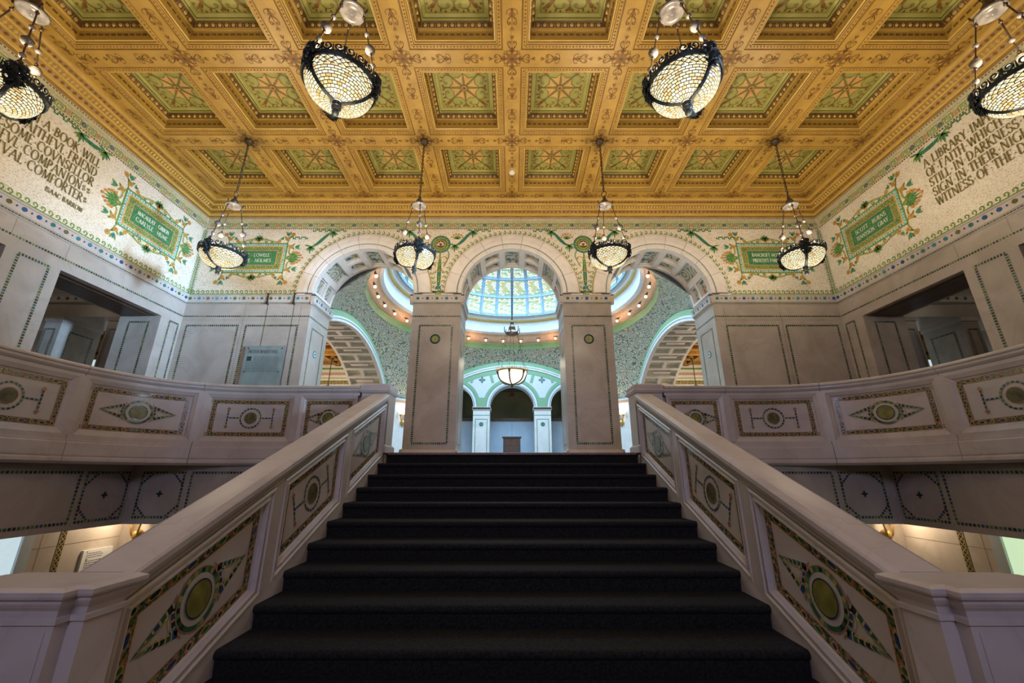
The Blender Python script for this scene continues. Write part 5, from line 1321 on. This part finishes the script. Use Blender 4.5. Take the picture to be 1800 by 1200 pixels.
# corner piers
hs = sqrt(RAR ** 2 - (ZSP - ZCN) ** 2)
for sx in (-1, 1):
    for sy in (-1, 1):
        mb = MB(); e = AH + 1.7 if sy > 0 else 6.46; P = [(AH + .02, hs - .15), (hs - .15 + (AH + .02 - min(e, AH + .02)), min(e, AH + .02)), (hs - .15 + (AH + .02 - min(e, AH + .02)), e + .001), (AH + 1.7, e), (AH + 1.7, hs - .15)]
        def q(k, P=P, sx=sx, sy=sy): return [(sx * (x - k), sy * (y - (k if sy > 0 else 0))) for x, y in P]
        st = [(.06, ZL), (.06, ZL + .25), (0, ZL + .3), (0, 3.6), (.05, 3.62), (.06, 3.84), (0.0, 3.9)]
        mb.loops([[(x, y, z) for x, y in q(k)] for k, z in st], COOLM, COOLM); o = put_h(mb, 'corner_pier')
        mb = MB(); mb.loops([[(x, y, z) for x, y in q(.065)] for z in (3.66, 3.80)], TPINK); put_h(mb, 'capital_band')
# far arcade in the lunette
YF = AH; PX, RF, ZS2 = 3.41, 1.24, 3.58
mb = MB(); xs = sorted(set(round(x, 4) for x in lin(-hs, hs, 60) + [cx + s * RF * cos(radians(a)) for cx in (-PX, 0, PX) for s in (-1, 1) for a in range(0, 91, 6)] if abs(x) <= hs))
for x0, x1 in zip(xs, xs[1:]):
    xm = (x0 + x1) / 2; ins = [cx for cx in (-PX, 0, PX) if abs(xm - cx) < RF]
    def zl(x): return ZS2 + sqrt(max(0, RF * RF - (x - ins[0]) ** 2)) if ins else ZS2
    zt = [ZCN + sqrt(RAR ** 2 - x * x) for x in (x0, x1)]
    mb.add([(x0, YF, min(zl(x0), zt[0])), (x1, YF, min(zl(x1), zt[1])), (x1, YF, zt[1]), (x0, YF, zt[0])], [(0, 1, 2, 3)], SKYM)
    if ins: mb.add([(x0, YF, zl(x0)), (x1, YF, zl(x1)), (x1, YF + .9, zl(x1)), (x0, YF + .9, zl(x0))], [(0, 1, 2, 3)], ICE)
put_h(mb, 'lunette')
MFH = lambda u, v, d: (u, YF - d, v)
for cx in (-PX, 0, PX):
    mb = MB(); mb.ring(cx, ZS2, RF + .10, .20, .03, ICE, MFH, 30, 0, pi); mb.ring(cx, ZS2, RF + .05, .03, .035, TTEAL, MFH, 30, 0, pi); mb.ring(cx, ZS2, RF + .2, .02, .035, TTEAL, MFH, 30, 0, pi); put_h(mb, 'small_archivolt')
    mb = MB(); mb.ring(cx, ZS2, RF + .31, .18, .015, SEAG, MFH, 30, 0, pi); put_h(mb, 'green_arch_band')
mb = MB()
mb.ring(0, ZCN, RAR - .55, .24, .02, SEAG, MFH, 60, .75, pi - .75)
for s in (-1, 1):
    cx = s * PX / 2
    for t in (-1, 1): mb.strip([(cx + t * .62, 4.95), (cx + t * .40, 5.72)], .16, .017, SEAG, MFH)
    mb.strip([(cx, 3.6), (cx, 4.1)], .30, .016, SEAG, MFH)
    for k in range(4): mb.leaf(cx, 5.12, k * pi / 2, .20, .11, .022, TTEAL, MFH)
    mb.disc(cx, 5.12, .06, .024, TGOLD, MFH, 10)
    for t in (-1, 1): mb.strip([(s * PX * 1.5 + t * .62, 4.8), (s * PX * 1.5 + t * .4, 5.3)], .16, .017, SEAG, MFH)
put_h(mb, 'lunette_ornament')
for cx in (-PX * 1.5, -PX / 2, PX / 2, PX * 1.5):
    w = (PX - 2 * RF) / 2
    mb = MB(); mb.box(cx - w, cx + w, YF + .0, YF + .9, ZL, ZS2 - .16, COOLM); mb.box(cx - w - .05, cx + w + .05, YF - .05, YF + .95, ZS2 - .16, ZS2, ICE); mb.box(cx - w - .04, cx + w + .04, YF - .06, YF, ZS2 - .14, ZS2 - .03, BRONZE)
    put_h(mb, 'small_pier')
    mb = MB(); mb.rect(cx - w + .14, cx + w - .14, .5, 2.9, .03, .004, TGREEN, MFH); mb.strip([(cx - w, 3.12), (cx + w, 3.12)], .03, .004, TGREEN, MFH); mb.disc(cx, 2.62, .12, .006, TTEAL, MFH, 16); mb.disc(cx, 2.62, .05, .008, TLEAF, MFH, 10); put_h(mb, 'inlay_band')
# room beyond the small arcade
mb = MB(); mb.box(-6, 6, 27.2, 27.4, ZL, 6, DRAB); mb.box(-6, 6, 24.0, 27.4, 5.2, 5.3, DRAB)
for s in (-1, 1): mb.box(*sorted((s * 6, s * 6.2)), 24.0, 27.4, ZL, 6, DRAB)
tag(mb.build('wall_beyond'), 'olive drab wall seen through the small far arches', kind='structure')
mb = MB(); mb.box(-6, 6, 24.9, 25.0, ZL, 3.0, BLUEW); mb.box(-6, 6, 24.86, 25.02, 3.0, 3.18, WALNUT)
for x in lin(-6, 6, 8): mb.box(x - .01, x + .01, 24.885, 24.9, ZL, 3.0, STEEL)
tag(mb.build('wall_partition'), 'pale blue partition with dark walnut rail behind the small far piers', kind='structure')
mb = MB(); mb.box(-.40, .40, -.25, .25, 0, .08, WALNUT); mb.box(-.46, .44, -.28, .3, .08, 1.52, WALNUT); mb.box(-.52, .50, -.33, .34, 1.52, 1.57, WALNUT)
mb.box(-.38, .36, -.30, -.28, .2, 1.4, WALNUT); mb.box(-.3, .28, -.305, -.3, 1.1, 1.14, BRONZE)
tag(mb.build('lectern', loc=(0, 22.4, ZL)), 'dark brown wooden lectern on the dome hall floor', 'lectern')
mb = MB(); mb.box(-.15, .15, -.02, .02, -.1, .1, REDP); mb.box(-.02, .02, -.01, .01, .1, .22, BLACKP)
tag(mb.build('exit_sign', loc=(0, 27.15, 5.0)), 'small dark red sign on the olive wall beyond the middle far arch', 'sign')
# chandelier under the dome
r = empty('dome_chandelier', (0, YC, 3.98)); tag(r, 'large milk glass bowl chandelier hanging under the dome', 'chandelier')
mb = MB(); mb.lathe([(.60, .0), (.58, -.1), (.50, -.26), (.36, -.40), (.18, -.48), (.04, -.5)], MILK, n=32); mb.build('glass_bowl', r, True)
mb = MB(); mb.lathe([(.60, -.02), (.64, -.02), (.66, .03), (.62, .06), (.6, .04), (.6, -.02)], BRASS, n=32)
for k in range(24):
    a = 2 * pi * k / 24; mb.tube([(.64 * cos(a), .64 * sin(a), .05), (.66 * cos(a), .66 * sin(a), .13)], .02, BRASS, 5, rf=lambda t: 1 - .7 * t)
mb.lathe([(.001, -.66), (.03, -.63), (.05, -.58), (.03, -.55), (.07, -.52), (.08, -.49), (.02, -.47)], BRONZE, n=12); mb.build('rim', r)
mb = MB()
mb.tube([((.605 - .57 * t ** 2.2) , 0, .0 - .5 * (1 - (1 - t) ** 2)) for t in lin(0, 1, 10)], .028, BRONZE, 6); mb.ball((.61, 0, -.04), .05, BRONZE, 8, 6, 2)
me = mb.mesh('strap')
mb = MB(); mb.tube([(.62, 0, .1), (.26, 0, 1.66)], .008, BRONZE, 5)
for t in (.15, .3, .45, .62): mb.ball((.62 - .36 * t, 0, .1 + 1.56 * t), .03, BEAD, 8, 6)
mr = mb.mesh('hanger_rod')
for k in range(6):
    inst('strap', me, r, rz=2 * pi * (k + .33) / 6); inst('hanger_rod', mr, r, rz=2 * pi * (k + .33) / 6)
mb = MB(); mb.lathe([(.001, 1.6), (.2, 1.62), (.28, 1.68), (.22, 1.74), (.16, 1.8), (.14, 1.95), (.08, 2.05), (.07, 2.2), (.03, 2.25), (.03, 8.5), (.001, 8.5)], BRONZE, n=14)
for k in range(6):
    a = 2 * pi * (k + .33) / 6; mb.tube([(.26 * cos(a), .26 * sin(a), 1.68), (.34 * cos(a), .34 * sin(a), 1.74), (.34 * cos(a), .34 * sin(a), 1.95)], .03, BRONZE, 5, rf=lambda t: 1 - .5 * t)
mb.build('stem', r)
point('chandelier_light', (0, YC, 4.25), 30, WARM, .3)

# ------------------------------------------------------------------ wall brackets
def sconce(loc, rz, label, k=1.0, w=25, arms=3):
    r = empty('wall_bracket', loc, rz); tag(r, label, 'sconce', 'wall brackets'); r.scale = (k, k, k)
    mb = MB(); mb.ball((0, -.08, 0), .10, BRASS, 12, 8); mb.lathe([(.001, -.14), (.03, -.12), (.05, -.08)], BRASS, (0, -.08, 0), 10); mb.tube([(0, 0, 0), (0, -.08, 0)], .05, BRASS, 8); mb.build('backplate', r, True)
    for i in range(arms):
        x = (i - (arms - 1) / 2) * .17
        mb = MB(); mb.tube([(0, -.08, 0)] + [(x * (.3 + .7 * t), -.1 - .08 * sin(pi * t * .6), -.04 + .26 * t * t) for t in lin(.1, 1, 8)], .022, BRASS, 7); mb.lathe([(.02, .20), (.05, .24), (.055, .26), (.04, .265)], BRASS, (x, -.18, 0), 12); mb.build('arm', r)
        mb = MB(); mb.lathe([(.03, .25), (.06, .29), (.085, .36), (.09, .40), (.07, .40)], MILK, (x, -.18, 0), 14); mb.build('glass_shade', r, True)
    l = point('bracket_light', (0, -.32, .38), w, WARM, .1); l.parent = r
for s, t in ((-1, 'plaque'), (1, 'BANCROFT')):
    sconce((s * 5.92, YC + 5.92 - .02, 2.62), s * radians(-45), 'branched bracket lamp on the far dome hall pier, %s side' % t, 1.5, 22)
    sconce((s * 6.62, 8.06, -1.02), 0, 'gilt bracket lamp in the lower hall, %s side' % ('white sign' if s < 0 else 'green light'), .9, 22, 2)

# ------------------------------------------------------------------ rooms at either side
def side_room():
    root = empty('wall_room_side', (-9, 20, ZL)); off = Vector(root.location)
    def put(mb, nm): o = mb.build(nm, root); o.location = -off; return o
    mb = MB(); mb.box(-16, -8.3, 23.0, 23.2, ZL, 7, MOSAIC); put(mb, 'mosaic_wall')
    MW = lambda u, v, d: (u, 23.0 - d, v); mb = MB()
    for z, w, m in ((5.75, .10, TLEAF), (5.45, .16, TPINK), (5.2, .05, TOLIVE), (4.95, .22, COSM), (4.45, .40, TKEY), (4.62, .05, TGREEN), (4.2, .06, UMBER)): mb.strip([(-16, z), (-8.3, z)], w, .01, m, MW)
    for x in lin(-15, -8.4, 34): mb.strip(spiral(x, 4.95, .02, .09, 0, 1.0, 7), .03, .015, TGOLD, MW)
    put(mb, 'mosaic_band')
    mb = MB(); mb.box(-16, -8.3, 10.2, 23, 6.1, 6.2, STENC); put(mb, 'panelled_ceiling')
    for y in lin(11, 22.6, 12): mb = MB(); mb.box(-16, -8.3, y - .13, y + .13, 5.92, 6.1, STENC); mb.box(-16, -8.3, y - .05, y + .05, 5.88, 5.92, GOLDD); put(mb, 'beam')
    for x in lin(-15.5, -8.6, 5): mb = MB(); mb.box(x - .13, x + .13, 10.2, 23, 5.90, 6.1, STENC); put(mb, 'beam')
    mb = MB(); mb.box(-16.2, -16, 9.9, 23.2, ZL, 7, WALLM); put(mb, 'end_wall')
    # openings seen through the doorway: lintel with ledge, piers
    mb = MB(); mb.box(-16, -XW - .9, YB, YB2, 3.5, 4.9, WALLM); M = lambda u, v, d: (u, YB - d, v); mb.sweep(LED, [-16, -XW - .9], M, MARBLE); put(mb, 'lintel')
    mb = MB(); mb.strip([(-16, 3.83), (-XW - .9, 3.83)], .018, .036, INLAY, M); mb.strip([(-16, 4.5), (-8.6, 4.5)], .5, .004, PEND, M)
    for i in range(24): mb.disc(-8.8 - i * .21, 3.945, .037, .062, GEMS[i % 5], M, 10, .05)
    put(mb, 'gem_band')
    for a, b in ((-10.87, -10.49), (-9.42, -XW - .9), (-13.6, -13.2)):
        mb = MB(); mb.box(a, b, YB + .02, YB2 - .02, ZL, 3.5, WALLM); mb.box(a - .02, b + .02, YB, YB2, 3.40, 3.5, MARBLE); put(mb, 'pier')
        mb = MB(); mb.rect(YB + .25, YB2 - .2, .6, 3.2, .04, .004, INLAY, lambda u, v, d, b=b: (b + d, u, v)); mb.rect(a + .08, b - .08, .6, 3.2, .02, .004, INLAY, M); put(mb, 'inlay_band')
    mb = MB(); mb.box(-16, -8.6, -4.4, YB2, 5.4, 5.5, WALNUT); put(mb, 'room_ceiling')
    mb = MB(); mb.box(-16.2, -16, -4.4, 9.9, ZL, 5.5, WALLM); put(mb, 'end_wall')
    mb = MB(); mb.box(-16, -8.6, 13.8, 14.0, ZL, 1.5, WALLM); mb.box(-16, -8.6, 13.8, 14, 3.78, 7, TGOLD); mb.box(-16, -8.6, 13.77, 13.8, 3.95, 4.05, WALNUT); mb.box(-16, -8.6, 13.77, 13.8, 4.5, 4.7, STENC); put(mb, 'window_wall')
    mb = MB(); mb.box(-16, -8.6, 13.85, 13.9, 1.5, 3.78, DAYL)
    for x in lin(-16, -8.7, 7): mb.box(x - .03, x + .03, 13.8, 13.86, 1.5, 3.78, WALNUT)
    put(mb, 'window_glass')
    return root
rl = side_room(); rr = mirrored(rl); rl.name = 'wall_room_left'; rr.name = 'wall_room_right'
tag(rl, 'side room with mosaic wall, gilded beams and piers beyond the plaque side openings', kind='structure')
tag(rr, 'side room with mosaic wall, gilded beams and piers beyond the A LIBRARY side openings', kind='structure')
for s, t in ((-1, 'plaque side'), (1, 'BANCROFT side')):
    r = empty('room_pendant', (s * 9.6, 21.2, 3.9)); tag(r, 'thin dark pendant lamp in the side room beyond the great arch, %s' % t, 'pendant lamp')
    mb = MB(); mb.tube([(0, 0, .5), (0, 0, 2.0)], .022, BRONZE, 6); mb.lathe([(.001, 1.98), (.12, 1.98), (.1, 1.9), (.02, 1.86)], BRONZE, n=10); mb.build('stem', r)
    mb = MB(); mb.lathe([(.02, .55), (.2, .45), (.26, .35), (.02, .38)], BRONZE, n=12)
    for k in range(4): mb.tube([(.2 * cos(k * pi / 2), .2 * sin(k * pi / 2), .42), (.34 * cos(k * pi / 2), .34 * sin(k * pi / 2), .1)], .012, BRONZE, 5)
    mb.build('hub', r)
    mb = MB(); mb.lathe([(.36, .1), (.3, -.08), (.15, -.18), (.02, -.2)], MILK, n=16); mb.build('glass_bowl', r, True)
    point('room_light', (s * 10.2, 19.6, 4.4), 330, WARM, .3)
    point('window_room_light', (s * 10.6, 12.2, 3.0), 30, (1.0, .82, .55), .3)
    point('side_gallery_light', (s * 11.5, 7.0, 4.3), 15, WARM, .3)

# ------------------------------------------------------------------ signs and fittings
r = empty('glass_plaque', (-5.585, YB, 1.05)); tag(r, 'frosted grey green glass plaque with dark heading on the marble wall', 'plaque')
mb = MB(); mb.mbox(LM, -.445, .445, .55, 1.72, .05, .062, PLAQ); mb.build('glass_sheet', r)
for x in (-.38, .38):
    for z in (1.66, 1.12): mb = MB(); mb.disc(x, z, .016, .068, BLACKP, n=10, d0=0); mb.build('standoff', r)
mb = MB()
bx = -.36
letters(mb, 'PRESTON BRADLEY HALL', -.36, 1.545, .075, INK, .0635, width=.66)
mb.poly([(-.375, 1.37), (-.27, 1.37), (-.27, 1.47), (-.375, 1.47)], None, .0635, COSD)
R2 = random.Random(9)
for i in range(11):
    z = 1.46 - i * .034; x0 = -.22 if i < 3 else -.37; x = x0
    while x < .33:
        w = R2.uniform(.03, .075); mb.strip([(x, z), (min(.35, x + w), z)], .010, .0635, INK); x += w + .012
stuff(mb.build('print', r))
mb = MB(); mb.mbox(lambda u, v, d: (-7.0 + d, u, v), 7.43, 7.95, -1.75, -1.19, .0, .04, PAPER); r = tag(mb.build('wall_sign'), 'white sign board with small print on the lower hall wall', 'sign')
mb = MB(); M7 = lambda u, v, d: (-7.0 + d, u, v)
mb.disc(7.49, -1.215, .010, .042, INK, M7, 8)
for k, (z0, n) in enumerate(((-1.245, 3), (-1.36, 7))):
    for i in range(n):
        x = 7.49
        while x < 7.72 + .04 * (i % 2):
            w = R2.uniform(.02, .05); mb.strip([(x, z0 - i * .030), (x + w, z0 - i * .030)], .010, .042, INK, M7); x += w + .008
mb.strip([(7.49, -1.335), (7.525, -1.335)], .016, .042, INK, M7)
stuff(mb.build('print', r))
for x, t in ((-5.75, 'nearer the corner'), (-5.13, 'nearer the arch')):
    mb = MB(); mb.box(x - .013, x + .013, YB - .085, YB, 3.80, 4.06, BLACKP); mb.box(x - .02, x + .03, YB - .1, YB - .06, 3.80, 3.83, BLACKP); mb.box(x - .02, x + .02, YB - .1, YB + .0, 4.045, 4.06, BLACKP)
    o = mb.build('cable_clip'); tag(o, 'black strap clip over the marble ledge, %s' % t, 'clip', 'strap clips on the ledge')
    mb = MB(); mb.tube([(x, YB - .006, 3.8), (x + .004, YB - .006, 3.2), (x, YB - .006, 1.1)], .004, BLACKP, 5); mb.build('cable', o)
# unseen window panel added behind the viewer to go with the front fill light
mb = MB(); mb.box(-1.5, 1.5, -4.4, -4.38, 1.8, 4.0, DAYL); mb.box(-1.6, 1.6, -4.4, -4.36, 4.0, 4.12, WALNUT); mb.box(-1.6, 1.6, -4.4, -4.34, 1.68, 1.8, WALNUT)
for x in (-1.5, -.5, .5, 1.5): mb.box(x - .03, x + .03, -4.4, -4.36, 1.8, 4.0, WALNUT)
tag(mb.build('fill_window'), 'wide glowing window panel added behind the viewer for the fill light', kind='structure')
